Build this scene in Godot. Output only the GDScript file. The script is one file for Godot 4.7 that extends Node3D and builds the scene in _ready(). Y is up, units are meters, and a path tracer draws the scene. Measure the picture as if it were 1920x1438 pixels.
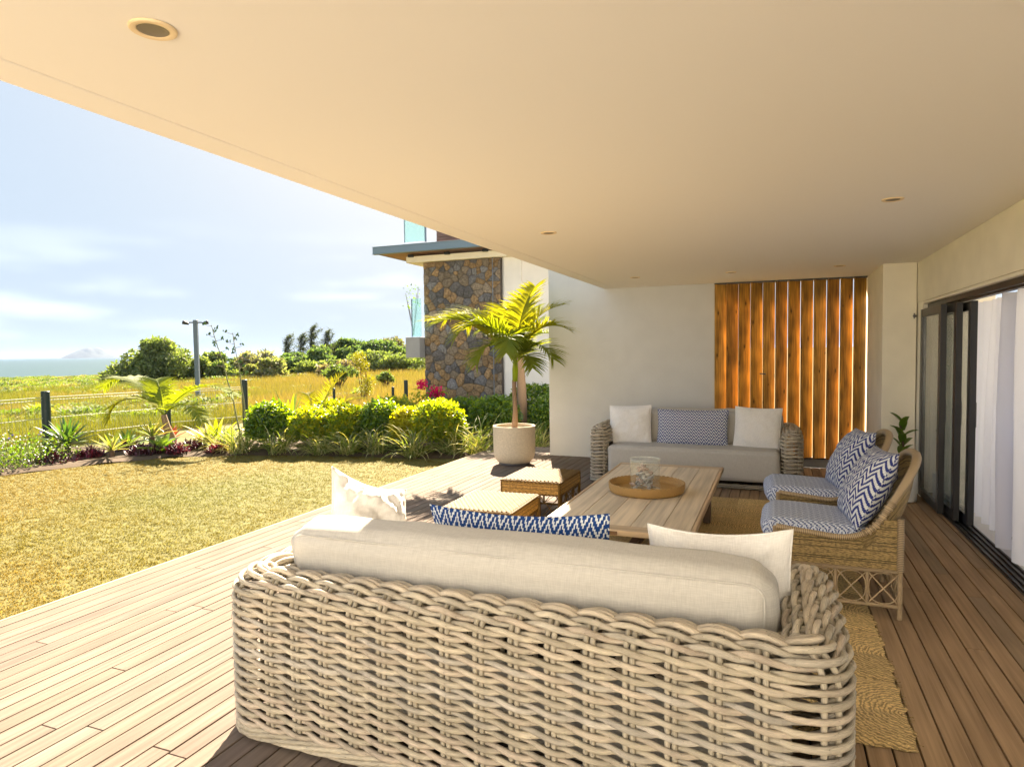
extends Node3D
# Covered terrace with rattan furniture beside a garden, scrubland and the sea.

const PHI := 0.436
var rng := RandomNumberGenerator.new()
var M := {}
const SUN_TRAVEL := Vector3(0.272, -0.602, 0.751)


class MB:
	var v := PackedVector3Array()
	var n := PackedVector3Array()
	var t := PackedVector2Array()
	var c := PackedColorArray()
	var ix := PackedInt32Array()

	func add(p: Vector3, nn: Vector3, uv := Vector2.ZERO, col := Color.WHITE) -> int:
		v.append(p)
		n.append(nn)
		t.append(uv)
		c.append(col)
		return v.size() - 1

	func tri(a: int, b: int, d: int) -> void:
		var g := (v[b] - v[a]).cross(v[d] - v[a])
		ix.append(a)
		if g.dot(n[a] + n[b] + n[d]) > 0.0:
			ix.append(d)
			ix.append(b)
		else:
			ix.append(b)
			ix.append(d)

	func quad(a: int, b: int, d: int, e: int) -> void:
		tri(a, b, d)
		tri(a, d, e)

	func face(p: Array, nn: Vector3, col := Color.WHITE, uvs := []) -> void:
		var s := v.size()
		for i in p.size():
			add(p[i], nn, uvs[i] if uvs.size() else Vector2(p[i].x, p[i].z), col)
		for i in range(1, p.size() - 1):
			tri(s, s + i, s + i + 1)

	# a box with chamfered edges; uo shifts the texture, long says which axis the grain follows
	func box(ctr: Vector3, size: Vector3, col := Color.WHITE, bev := 0.004, bas := Basis.IDENTITY, uo := Vector2.ZERO, grain := 2) -> void:
		var h := size * 0.5
		var b := minf(bev, minf(h.x, minf(h.y, h.z)) * 0.9)
		var corner := {}
		for sx in [-1, 1]:
			for sy in [-1, 1]:
				for sz in [-1, 1]:
					var s := Vector3(sx, sy, sz)
					for a in 3:
						var p := h - Vector3(b, b, b)
						p[a] = h[a]
						corner[[sx, sy, sz, a]] = s * p
		var ids := {}
		for a in 3:
			for k in [-1, 1]:
				var nn := Vector3.ZERO
				nn[a] = k
				var i := (a + 1) % 3
				var j := (a + 2) % 3
				var idx := []
				for q in [[-1, -1], [1, -1], [1, 1], [-1, 1]]:
					var key := [0, 0, 0, a]
					key[a] = k
					key[i] = q[0]
					key[j] = q[1]
					var p: Vector3 = corner[key]
					var uv := Vector2(p[grain], p[(grain + 1) % 3] + p[(grain + 2) % 3])
					var id := add(ctr + bas * p, bas * nn, uv + uo, col)
					idx.append(id)
					ids[key] = id
				quad(idx[0], idx[1], idx[2], idx[3])
		if b <= 0.0:
			return
		for a in 3:
			var i := (a + 1) % 3
			var j := (a + 2) % 3
			for si in [-1, 1]:
				for sj in [-1, 1]:
					var q := []
					for w in [[-1, i], [1, i], [1, j], [-1, j]]:
						var key := [0, 0, 0, w[1]]
						key[a] = w[0]
						key[i] = si
						key[j] = sj
						q.append(ids[key])
					quad(q[0], q[1], q[2], q[3])
		for sx in [-1, 1]:
			for sy in [-1, 1]:
				for sz in [-1, 1]:
					tri(ids[[sx, sy, sz, 0]], ids[[sx, sy, sz, 1]], ids[[sx, sy, sz, 2]])

	func tube(pts: PackedVector3Array, rad: PackedFloat32Array, sides := 6, col := Color.WHITE, loop := false, caps := true, flat := 1.0) -> void:
		var m := pts.size()
		if m < 2:
			return
		var s := v.size()
		var nor := Vector3.ZERO
		var run := 0.0
		for i in m:
			var tg: Vector3
			if loop:
				tg = pts[(i + 1) % m] - pts[(i + m - 1) % m]
			else:
				tg = pts[mini(i + 1, m - 1)] - pts[maxi(i - 1, 0)]
			tg = tg.normalized()
			if i == 0:
				nor = Vector3.UP if absf(tg.y) < 0.8 else Vector3.RIGHT
			else:
				run += pts[i].distance_to(pts[i - 1])
			nor = (nor - tg * nor.dot(tg)).normalized()
			var bi := tg.cross(nor)
			var r: float = rad[i] if rad.size() > 1 else rad[0]
			for k in sides:
				var a := TAU * k / sides
				var d := nor * cos(a) + bi * sin(a) * flat
				v.append(pts[i] + d * r)
				n.append((nor * cos(a) + bi * sin(a) / flat).normalized())
				t.append(Vector2(run, r * a))
				c.append(col)
		var last := m if loop else m - 1
		for i in last:
			var i2 := ((i + 1) % m) * sides
			for k in sides:
				var k2 := (k + 1) % sides
				quad(s + i * sides + k, s + i2 + k, s + i2 + k2, s + i * sides + k2)
		if caps and not loop:
			for e in [0, m - 1]:
				var nn: Vector3 = (pts[0] - pts[1]).normalized() if e == 0 else (pts[m - 1] - pts[m - 2]).normalized()
				var f := v.size()
				for k in sides:
					add(v[s + e * sides + k], nn, Vector2(run, 0), col)
				for k in range(1, sides - 1):
					tri(f, f + k, f + k + 1)

	func bar(a: Vector3, b: Vector3, r: float, sides := 6, col := Color.WHITE) -> void:
		tube(PackedVector3Array([a, b]), PackedFloat32Array([r]), sides, col)

	# profile: Vector2(radius, height) pairs, each stretch with its own flat or smooth normals
	func lathe(prof: PackedVector2Array, sides: int, ctr := Vector3.ZERO, col := Color.WHITE, smooth := true) -> void:
		var m := prof.size()
		if smooth:
			var s := v.size()
			for i in m:
				var tg := prof[mini(i + 1, m - 1)] - prof[maxi(i - 1, 0)]
				var nn := Vector2(tg.y, -tg.x).normalized()
				for k in sides + 1:
					var a := TAU * k / sides
					add(ctr + Vector3(cos(a) * prof[i].x, prof[i].y, sin(a) * prof[i].x), Vector3(cos(a) * nn.x, nn.y, sin(a) * nn.x), Vector2(a * 0.3, prof[i].y + prof[i].x), col)
			for i in m - 1:
				for k in sides:
					var q := s + i * (sides + 1) + k
					quad(q, q + sides + 1, q + sides + 2, q + 1)
		else:
			for i in m - 1:
				lathe(PackedVector2Array([prof[i], prof[i + 1]]), sides, ctr, col, true)

	# a sheet of nu x nv points with smooth normals
	func sheet(p: PackedVector3Array, nu: int, nv: int, uv := PackedVector2Array(), col := Color.WHITE, flip := 1.0) -> void:
		var s := v.size()
		for j in nv:
			for i in nu:
				var a := p[j * nu + mini(i + 1, nu - 1)] - p[j * nu + maxi(i - 1, 0)]
				var b := p[mini(j + 1, nv - 1) * nu + i] - p[maxi(j - 1, 0) * nu + i]
				var nn := a.cross(b).normalized() * flip
				if nn == Vector3.ZERO:
					nn = Vector3.UP
				add(p[j * nu + i], nn, uv[j * nu + i] if uv.size() else Vector2(float(i) / nu, float(j) / nv), col)
		for j in nv - 1:
			for i in nu - 1:
				var q := s + j * nu + i
				quad(q, q + 1, q + nu + 1, q + nu)

	func mesh(mat: Material = null) -> ArrayMesh:
		var a := []
		a.resize(Mesh.ARRAY_MAX)
		a[Mesh.ARRAY_VERTEX] = v
		a[Mesh.ARRAY_NORMAL] = n
		a[Mesh.ARRAY_TEX_UV] = t
		a[Mesh.ARRAY_COLOR] = c
		a[Mesh.ARRAY_INDEX] = ix
		var r := ArrayMesh.new()
		r.add_surface_from_arrays(Mesh.PRIMITIVE_TRIANGLES, a)
		if mat:
			r.surface_set_material(0, mat)
		return r


func rnd(a: float, b: float) -> float:
	return rng.randf_range(a, b)


func lin(r: float, g: float, b: float) -> Color:
	return Color(r, g, b).linear_to_srgb()


func thing(called: String, label: String, category: String, at := Vector3.ZERO, turn := 0.0, group := "") -> Node3D:
	var o := Node3D.new()
	o.name = called
	add_child(o, true)
	o.position = at
	o.rotation.y = turn
	tag(o, label, category, group)
	return o


func tag(o: Node, label: String, category: String, group := "") -> void:
	if label:
		o.set_meta("label", label)
	if category:
		o.set_meta("category", category)
	if group:
		o.set_meta("group", group)


func put(called: String, mesh: Mesh, mat: Material, parent: Node = null) -> MeshInstance3D:
	var o := MeshInstance3D.new()
	o.name = called
	o.mesh = mesh
	o.material_override = null
	if mat:
		for i in mesh.get_surface_count():
			o.set_surface_override_material(i, mat)
	if parent:
		parent.add_child(o, true)
	else:
		add_child(o, true)
	return o


func part(called: String, b: MB, mat: Material, parent: Node) -> MeshInstance3D:
	return put(called, b.mesh(), mat, parent)


func solo(called: String, b: MB, mat: Material, label: String, category: String, at := Vector3.ZERO, group := "") -> MeshInstance3D:
	var o := put(called, b.mesh(), mat)
	o.position = at
	tag(o, label, category, group)
	return o


func struct(called: String, b: MB, mat: Material, label := "") -> MeshInstance3D:
	var o := put(called, b.mesh(), mat)
	o.set_meta("kind", "structure")
	if label:
		o.set_meta("label", label)
	return o


func stuff(called: String, mesh: Mesh, mat: Material, places: Array, tints: Array, parent: Node = null) -> MultiMeshInstance3D:
	var mm := MultiMesh.new()
	mm.transform_format = MultiMesh.TRANSFORM_3D
	mm.use_colors = tints.size() > 0
	mm.mesh = mesh
	mm.instance_count = places.size()
	for i in places.size():
		mm.set_instance_transform(i, places[i])
		if tints.size():
			mm.set_instance_color(i, tints[i])
	var o := MultiMeshInstance3D.new()
	o.name = called
	o.multimesh = mm
	o.material_override = mat
	o.set_meta("kind", "stuff")
	if parent:
		parent.add_child(o, true)
	else:
		add_child(o, true)
	return o


func twin(o: Node3D, at: Vector3, turn: float, label: String, group := "") -> Node3D:
	var r: Node3D = o.duplicate()
	r.name = o.name
	add_child(r, true)
	r.position = at
	r.rotation.y = turn
	r.set_meta("label", label)
	if group:
		r.set_meta("group", group)
	return r


# ---------------------------------------------------------------- materials
func mat(color: Color, rough := 0.7, tex: Texture2D = null, bump: Texture2D = null, bump_cm := 0.1, scale := Vector3.ONE, vcol := false, tri := false) -> StandardMaterial3D:
	var m := StandardMaterial3D.new()
	m.albedo_color = color
	m.roughness = rough
	m.albedo_texture = tex
	m.uv1_scale = scale
	m.vertex_color_use_as_albedo = vcol
	if bump:
		m.heightmap_enabled = true
		m.heightmap_texture = bump
		m.heightmap_scale = bump_cm
	if tri:
		m.uv1_triplanar = true
		m.uv1_world_triplanar = true
	return m


func leafmat(color: Color, glow: Color, rough := 0.5, vcol := false) -> StandardMaterial3D:
	var m := mat(color, rough, null, null, 0.1, Vector3.ONE, vcol)
	m.backlight_enabled = true
	m.backlight = glow
	m.cull_mode = BaseMaterial3D.CULL_DISABLED
	return m


func noise(freq: float, seed_: int, octaves := 4) -> FastNoiseLite:
	var f := FastNoiseLite.new()
	f.noise_type = FastNoiseLite.TYPE_SIMPLEX_SMOOTH
	f.frequency = freq
	f.seed = seed_
	f.fractal_octaves = octaves
	return f


func picture(w: int, h: int, f: Callable) -> ImageTexture:
	var im := Image.create(w, h, false, Image.FORMAT_RGB8)
	for y in h:
		for x in w:
			im.set_pixel(x, y, f.call(x, y))
	return ImageTexture.create_from_image(im)


func grey(x: float) -> Color:
	return Color(x, x, x)


func ntex(freq: float, seed_: int, lo: float, hi: float, size := 512, octaves := 4) -> NoiseTexture2D:
	var t := NoiseTexture2D.new()
	t.width = size
	t.height = size
	t.seamless = true
	t.noise = noise(freq, seed_, octaves)
	var g := Gradient.new()
	g.set_color(0, grey(lo))
	g.set_color(1, grey(hi))
	t.color_ramp = g
	return t


func wood_pic(seed_: int, w: int, h: int, lo: float, hi: float, knots := 0) -> ImageTexture:
	var a := noise(0.02, seed_, 5)
	var b := noise(0.004, seed_ + 7, 2)
	var fine := noise(0.11, seed_ + 9, 2)
	var r := RandomNumberGenerator.new()
	r.seed = seed_
	var ks := []
	for k in knots:
		ks.append(Vector3(r.randf() * w, r.randf() * h, r.randf_range(5.0, 11.0)))
	return picture(w, h, func(x, y):
		# blended across the ends so that the picture repeats without a seam
		var e := float(x) / w
		var yy := float(y)
		var dark := 0.0
		for k in ks:
			var dx: float = (x - k.x) / 2.2
			var dy: float = y - k.y
			var q: float = sqrt(dx * dx + dy * dy) / k.z
			if q < 4.0:
				yy += signf(dy) * k.z * 1.6 * exp(-q * q * 0.5)
				dark = maxf(dark, 0.62 * exp(-q * q * 1.6))
		var s0 := 0.5 + 0.5 * a.get_noise_2d(x * 0.12, yy * 2.2) + 0.18 * fine.get_noise_2d(x * 0.09, yy * 5.0) + 0.3 * b.get_noise_2d(x, yy)
		var s1 := 0.5 + 0.5 * a.get_noise_2d((x - w) * 0.12, yy * 2.2) + 0.18 * fine.get_noise_2d((x - w) * 0.09, yy * 5.0) + 0.3 * b.get_noise_2d(x - w, yy)
		var s := lerpf(s0, s1, smoothstep(0.75, 1.0, e))
		return grey(clampf(lerpf(lo, hi, s) * (1.0 - dark), 0.0, 1.0)))


func make_materials() -> void:
	var wood := wood_pic(11, 512, 256, 0.62, 1.05)
	var knotty := wood_pic(31, 1024, 256, 0.5, 1.08, 5)
	var plaster := ntex(0.02, 3, 0.3, 0.7, 512, 5)
	var fine_plaster := ntex(0.12, 4, 0.3, 0.7, 512, 3)
	var blotch := ntex(0.006, 5, 0.95, 1.0, 512, 3)
	var cane := picture(256, 64, func(x, y):
		var q := 0.86 + 0.1 * sin(y * 1.9 + 3.0 * sin(x * 0.05)) + 0.16 * noise_a.get_noise_2d(x * 0.6, y * 9.0) - (0.2 if absf(fmod(x + 13.0 * sin(y * 0.3), 128.0) - 60.0) < 1.6 else 0.0)
		return grey(q))
	var cloth := picture(256, 256, func(x, y):
		return grey(0.5 + 0.22 * sin(x * TAU / 4.0) * (1 if (y / 2) % 2 == 0 else -1) + 0.25 * (noise_a.get_noise_2d(x * 0.4, y * 4.0) + noise_a.get_noise_2d(x * 4.0, y * 0.4))))
	var linen := picture(256, 256, func(x, y):
		var q := 0.95 + 0.05 * noise_a.get_noise_2d(x * 0.35, y * 7.0) + 0.05 * noise_a.get_noise_2d(x * 7.0, y * 0.35)
		return grey(clampf(q, 0.0, 1.0)))
	M.plaster_ceiling = mat(lin(0.9, 0.87, 0.81), 0.9, null, fine_plaster, 0.006, Vector3.ONE * 0.6, false, true)
	M.plaster_grey = mat(lin(0.65, 0.66, 0.67), 0.9, ntex(0.006, 8, 0.97, 1.0), fine_plaster, 0.02, Vector3.ONE * 0.7, false, true)
	M.plaster_cream = mat(lin(0.88, 0.83, 0.7), 0.9, blotch, fine_plaster, 0.01, Vector3.ONE * 0.6, false, true)
	M.plaster_white = mat(lin(0.84, 0.83, 0.8), 0.9, blotch, plaster, 0.08, Vector3.ONE * 0.4, false, true)
	M.board = mat(Color.WHITE, 0.85, wood_pic(19, 512, 256, 0.76, 1.03), wood, 0.06, Vector3(0.55, 2.2, 1), true)
	M.table = mat(Color.WHITE, 0.62, wood_pic(17, 512, 256, 0.8, 1.04), wood, 0.05, Vector3(0.5, 1.6, 1), true)
	M.slat = mat(lin(0.62, 0.315, 0.045), 0.55, knotty, knotty, 0.05, Vector3(0.6, 2.4, 1))
	M.slat_b = mat(lin(0.52, 0.25, 0.04), 0.6, knotty, knotty, 0.05, Vector3(0.6, 2.4, 1))
	M.slat_c = mat(lin(0.68, 0.38, 0.075), 0.55, knotty, knotty, 0.05, Vector3(0.6, 2.4, 1))
	M.cane = mat(Color.WHITE, 0.62, cane, cane, 0.09, Vector3(3.0, 16.0, 1), true)
	M.cushion = mat(lin(0.56, 0.545, 0.515), 0.95, linen, cloth, 0.025, Vector3(3, 3, 1))
	M.pillow_white = mat(lin(0.88, 0.87, 0.86), 0.95, linen, cloth, 0.025, Vector3(4, 4, 1))
	M.black = mat(lin(0.022, 0.023, 0.026), 0.35)
	M.dark = mat(lin(0.03, 0.025, 0.02), 0.9)
	M.pot = mat(lin(0.72, 0.63, 0.48), 0.85, ntex(0.03, 21, 0.86, 1.0), plaster, 0.08, Vector3.ONE * 2.0, false, true)
	M.saucer = mat(lin(0.1, 0.1, 0.11), 0.6)
	M.white_pot = mat(lin(0.75, 0.75, 0.73), 0.35)
	M.soil = mat(lin(0.16, 0.1, 0.05), 0.95, ntex(0.08, 23, 0.5, 1.0), plaster, 0.8, Vector3.ONE * 2.0, false, true)
	M.glass = mat(Color(0.9, 0.98, 0.96, 0.1), 0.03)
	M.glass.transparency = BaseMaterial3D.TRANSPARENCY_ALPHA
	M.glass_rim = mat(Color(0.95, 0.98, 0.97, 0.55), 0.1)
	M.glass_rim.transparency = BaseMaterial3D.TRANSPARENCY_ALPHA
	M.tint_glass = mat(Color(0.55, 0.85, 0.85, 0.3), 0.05)
	M.tint_glass.transparency = BaseMaterial3D.TRANSPARENCY_ALPHA
	M.door_glass = mat(Color(0.7, 0.75, 0.73, 0.25), 0.02)
	M.door_glass.transparency = BaseMaterial3D.TRANSPARENCY_ALPHA
	M.curtain = leafmat(lin(0.9, 0.91, 0.96), Color(0.9, 0.92, 1.0), 0.9)
	M.tile_floor = mat(lin(0.7, 0.68, 0.65), 0.35, blotch, null, 0.1, Vector3.ONE, false, true)
	M.paving = mat(lin(0.58, 0.55, 0.5), 0.85, blotch, fine_plaster, 0.05, Vector3.ONE, false, true)
	M.ring = mat(lin(0.82, 0.66, 0.42), 0.5)
	M.lamp_dark = mat(lin(0.2, 0.17, 0.12), 0.5)
	M.steel = mat(lin(0.16, 0.23, 0.3), 0.5, null, null, 0.1, Vector3.ONE)
	M.post = mat(lin(0.012, 0.03, 0.028), 0.5)
	M.wire = mat(lin(0.35, 0.38, 0.3), 0.5)
	M.pole = mat(lin(0.13, 0.17, 0.22), 0.45)
	M.clad = mat(lin(0.17, 0.08, 0.075), 0.6, wood, wood, 0.1, Vector3(0.5, 2, 1))
	M.soffit = mat(lin(0.4, 0.22, 0.14), 0.6, wood, wood, 0.1, Vector3(0.5, 2, 1))
	M.stone = mat(Color.WHITE, 0.85, ntex(0.02, 41, 0.62, 1.0, 512, 5), ntex(0.03, 43, 0.2, 0.9, 512, 5), 1.6, Vector3.ONE * 1.3, true, true)
	M.mortar = mat(lin(0.2, 0.18, 0.16), 0.95, ntex(0.05, 47, 0.6, 1.0), plaster, 0.5, Vector3.ONE * 2.0, false, true)
	M.concrete = mat(lin(0.35, 0.36, 0.37), 0.9, blotch, plaster, 0.1, Vector3.ONE * 0.5, false, true)
	M.shell = mat(Color.WHITE, 0.45, ntex(0.03, 51, 0.75, 1.0, 256), null, 0.1, Vector3.ONE * 4.0, true)
	M.sand = mat(lin(0.5, 0.34, 0.16), 0.9, ntex(0.1, 53, 0.7, 1.0), plaster, 0.3, Vector3.ONE * 3.0, false, true)
	# blue and white cloths, in metres
	var navy := Color(0.14, 0.2, 0.5)
	var chalk := Color(0.86, 0.88, 0.9)
	var zig := picture(512, 512, func(x, y):
		var px := floorf(x / 4.0) * 4.0
		var w := absf(fposmod(px / 64.0, 1.0) - 0.5) * 2.0
		var q := fposmod((y + w * 52.0) / 42.666, 1.0)
		var k := 0.94 + 0.12 * noise_a.get_noise_2d(x * 3.0, y * 3.0)
		return (navy if q < 0.47 else chalk) * k)
	var ikat := picture(512, 512, func(x, y):
		var px := floorf(x / 6.4)
		var w := absf(fposmod(px / 10.0, 1.0) - 0.5) * 2.0
		var q := fposmod((y + floorf(w * 5.0 + 0.01) * 15.0 + 2.5 * sin(px * 5.0)) / 56.889, 1.0)
		var k := 0.94 + 0.12 * noise_a.get_noise_2d(x * 3.0, y * 3.0)
		return (Color(0.07, 0.25, 0.52) if q < 0.62 else chalk) * k)
	var fleck := picture(256, 256, func(x, y):
		var px := floorf(x / 4.0) * 4.0
		var w := absf(fposmod(px / 32.0, 1.0) - 0.5) * 2.0
		var q := fposmod((y + w * 26.0) / 21.33, 1.0)
		var k := 0.94 + 0.12 * noise_a.get_noise_2d(x * 3.0, y * 3.0)
		return (Color(0.26, 0.34, 0.58) if q < 0.34 else Color(0.84, 0.88, 0.95)) * k)
	M.zigzag = mat(Color.WHITE, 0.95, zig, cloth, 0.03, Vector3(2.1, 2.1, 1))
	M.zigzag_side = mat(Color.WHITE, 0.95, zig, cloth, 0.03, Vector3(1.8, 1.8, 1))
	M.ikat = mat(Color.WHITE, 0.95, ikat, cloth, 0.03, Vector3(2.0, 2.0, 1))
	M.fleck = mat(Color.WHITE, 0.95, fleck, cloth, 0.03, Vector3(2.4, 2.4, 1))
	# fine cane weave: verticals over and under thin strands
	var weave_h := picture(256, 256, func(x, y):
		var row := int(y / 8)
		var over := sin(x * TAU / 64.0 + (PI if row % 2 == 0 else 0.0))
		var prof := 1.0 - pow(absf(fposmod(y / 8.0, 1.0) - 0.5) * 2.0, 2.0)
		var stake := exp(-pow((fposmod(x / 32.0, 1.0) - 0.5) * 6.0, 2.0))
		return grey(clampf(0.15 + prof * (0.4 + 0.35 * over) + stake * 0.15, 0.0, 1.0)))
	var weave_c := picture(256, 256, func(x, y):
		var row := int(y / 8)
		var over := sin(x * TAU / 64.0 + (PI if row % 2 == 0 else 0.0))
		var prof := 1.0 - pow(absf(fposmod(y / 8.0, 1.0) - 0.5) * 2.0, 2.0)
		var tone := 0.95 + 0.35 * noise_a.get_noise_2d(x * 0.5, row * 37.0)
		if row % 9 == 4 or row % 13 == 7:
			tone *= 0.62
		return Color(0.84, 0.74, 0.52) * clampf(tone * (0.7 + 0.3 * prof) + 0.08 * over, 0.1, 1.0))
	M.weave = mat(lin(0.66, 0.63, 0.56), 0.6, weave_c, weave_h, 0.35, Vector3(5.0, 5.0, 1))
	M.weave_gold = mat(lin(0.95, 0.75, 0.38), 0.55, weave_c, weave_h, 0.3, Vector3(5.0, 5.0, 1))
	var wrap := picture(64, 16, func(x, y):
		return grey(0.35 + 0.6 * sqrt(maxf(0.0, 1.0 - pow(fposmod(x / 8.0, 1.0) * 2.0 - 1.0, 2.0)))))
	M.wrap = mat(Color.WHITE, 0.5, wrap, wrap, 0.2, Vector3(12.0, 1.0, 1), true)
	var tray := picture(256, 256, func(x, y):
		var a := floorf(x / 16.0)
		var ph := fposmod((y + (x if int(a) % 2 == 0 else -x)) / 8.0, 1.0)
		return grey(0.55 + 0.45 * sin(ph * PI)))
	M.tray = mat(lin(0.62, 0.37, 0.12), 0.6, tray, tray, 0.15, Vector3(4.0, 4.0, 1))
	var braid := picture(512, 512, func(x, y):
		var px := fposmod(x / 256.0, 1.0)
		var py := fposmod(y / 256.0, 1.0)
		var r := Vector2(px, py).length() * 15.0 + 0.5 * noise_a.get_noise_2d(x * 0.8, y * 0.8)
		var a := atan2(py, px)
		var tw := 0.5 + 0.5 * sin(a * r * 7.0 + floorf(r) * 2.1)
		var q := sin(fposmod(r, 1.0) * PI) * (0.7 + 0.3 * tw) + 0.15 * noise_a.get_noise_2d(x * 5.0, y * 5.0)
		return grey(clampf(0.58 + 0.4 * q, 0.0, 1.0)))
	M.rug = mat(Color.WHITE, 0.95, braid, braid, 0.9, Vector3(1, 1, 1), true)
	# plants
	M.leaf_hedge = leafmat(lin(0.085, 0.13, 0.02), Color(0.72, 0.8, 0.05), 0.4)
	M.leaf_hedge_dark = leafmat(lin(0.035, 0.075, 0.014), Color(0.45, 0.58, 0.04), 0.38)
	M.leaf_yellow = leafmat(lin(0.3, 0.28, 0.02), Color(0.9, 0.88, 0.04), 0.45)
	M.leaf_grey = leafmat(lin(0.09, 0.12, 0.05), Color(0.4, 0.45, 0.12), 0.55)
	M.leaf_far = leafmat(Color.WHITE, Color(0.9, 0.95, 0.6), 0.7, true)
	M.leaf_purple = leafmat(lin(0.06, 0.014, 0.025), Color(0.16, 0.03, 0.06), 0.45)
	M.leaf_pink = leafmat(lin(0.2, 0.03, 0.06), Color(0.36, 0.05, 0.1), 0.45)
	M.leaf_flax = leafmat(lin(0.13, 0.17, 0.055), Color(0.5, 0.55, 0.15), 0.5)
	M.leaf_flax_pale = leafmat(lin(0.4, 0.38, 0.2), Color(0.7, 0.66, 0.25), 0.5)
	M.leaf_agave = leafmat(lin(0.07, 0.13, 0.05), Color(0.3, 0.42, 0.08), 0.4)
	M.leaf_agave_pale = leafmat(lin(0.16, 0.22, 0.06), Color(0.5, 0.6, 0.1), 0.4)
	M.leaf_sword = leafmat(lin(0.2, 0.24, 0.03), Color(0.8, 0.85, 0.08), 0.4)
	M.frond = leafmat(lin(0.15, 0.165, 0.02), Color(0.72, 0.7, 0.07), 0.55)
	M.frond_green = leafmat(lin(0.12, 0.155, 0.03), Color(0.62, 0.66, 0.07), 0.55)
	M.frond_dry = leafmat(lin(0.26, 0.2, 0.07), Color(0.7, 0.55, 0.12), 0.5)
	M.bromeliad = leafmat(lin(0.35, 0.09, 0.03), Color(0.5, 0.16, 0.05), 0.45)
	M.magenta = leafmat(lin(0.6, 0.02, 0.18), Color(0.95, 0.05, 0.35), 0.6)
	M.violet = leafmat(lin(0.2, 0.12, 0.6), Color(0.3, 0.2, 0.8), 0.6)
	M.flower_yellow = leafmat(lin(0.36, 0.34, 0.02), Color(0.45, 0.44, 0.03), 0.6)
	M.grass = leafmat(Color.WHITE, Color(0.7, 0.68, 0.3), 0.6, true)
	M.bark = mat(lin(0.2, 0.13, 0.085), 0.9, ntex(0.05, 61, 0.6, 1.0), plaster, 0.6, Vector3.ONE * 3.0, false, true)
	M.bark_pale = mat(lin(0.42, 0.28, 0.18), 0.8, ntex(0.05, 62, 0.65, 1.0), plaster, 0.3, Vector3.ONE * 3.0, false, true)
	M.stem_green = mat(lin(0.2, 0.2, 0.08), 0.6)
	M.lawn = mat(Color.WHITE, 0.95, ntex(0.05, 71, 0.7, 1.0), plaster, 1.2, Vector3.ONE * 1.2, true, true)
	M.sea = mat(lin(0.042, 0.08, 0.09), 0.4, null, ntex(0.02, 73, 0.3, 0.7), 6.0, Vector3.ONE * 0.02, false, true)
	M.sea.metallic_specular = 0.2
	for k in ["frond", "frond_green", "grass", "leaf_sword", "leaf_flax", "leaf_flax_pale"]:
		M[k].metallic_specular = 0.15
	M.board.metallic_specular = 0.2
	M.cane.metallic_specular = 0.3
	M.hill = mat(lin(0.06, 0.08, 0.06), 0.95, ntex(0.02, 75, 0.6, 1.0), null, 0.1, Vector3.ONE * 0.002, false, true)


var noise_a := FastNoiseLite.new()


func sky_picture() -> ImageTexture:
	# clouds only, laid over the gradient sky; looked up by direction so that they sit low over the sea
	var w := 1024
	var h := 512
	var f := noise(1.0, 91, 5)
	var im := Image.create(w, h, false, Image.FORMAT_RGBA8)
	for y in h:
		var el := (0.5 - (y + 0.5) / h) * PI
		for x in w:
			var a := (x + 0.5) / w * TAU
			var cov := 0.0
			var lit := 1.0
			if el > 0.0:
				var d := Vector3(cos(a) * cos(el), sin(el), sin(a) * cos(el))
				var band := smoothstep(0.005, 0.03, el) * (1.0 - smoothstep(0.08, 0.2, el))
				var q := f.get_noise_3d(d.x * 2.6, d.y * 26.0, d.z * 2.6)
				cov = clampf(smoothstep(0.05, 0.5, q) * band + 0.3 * smoothstep(0.1, 0.7, f.get_noise_3d(d.x * 1.1 + 9.0, d.y * 5.0, d.z * 1.1)), 0.0, 1.0)
				lit = 0.85 + 0.3 * f.get_noise_3d(d.x * 3.4, d.y * 30.0 + 0.6, d.z * 3.4)
			im.set_pixel(x, y, Color(lit, lit, lit, cov))
	return ImageTexture.create_from_image(im)


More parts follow.
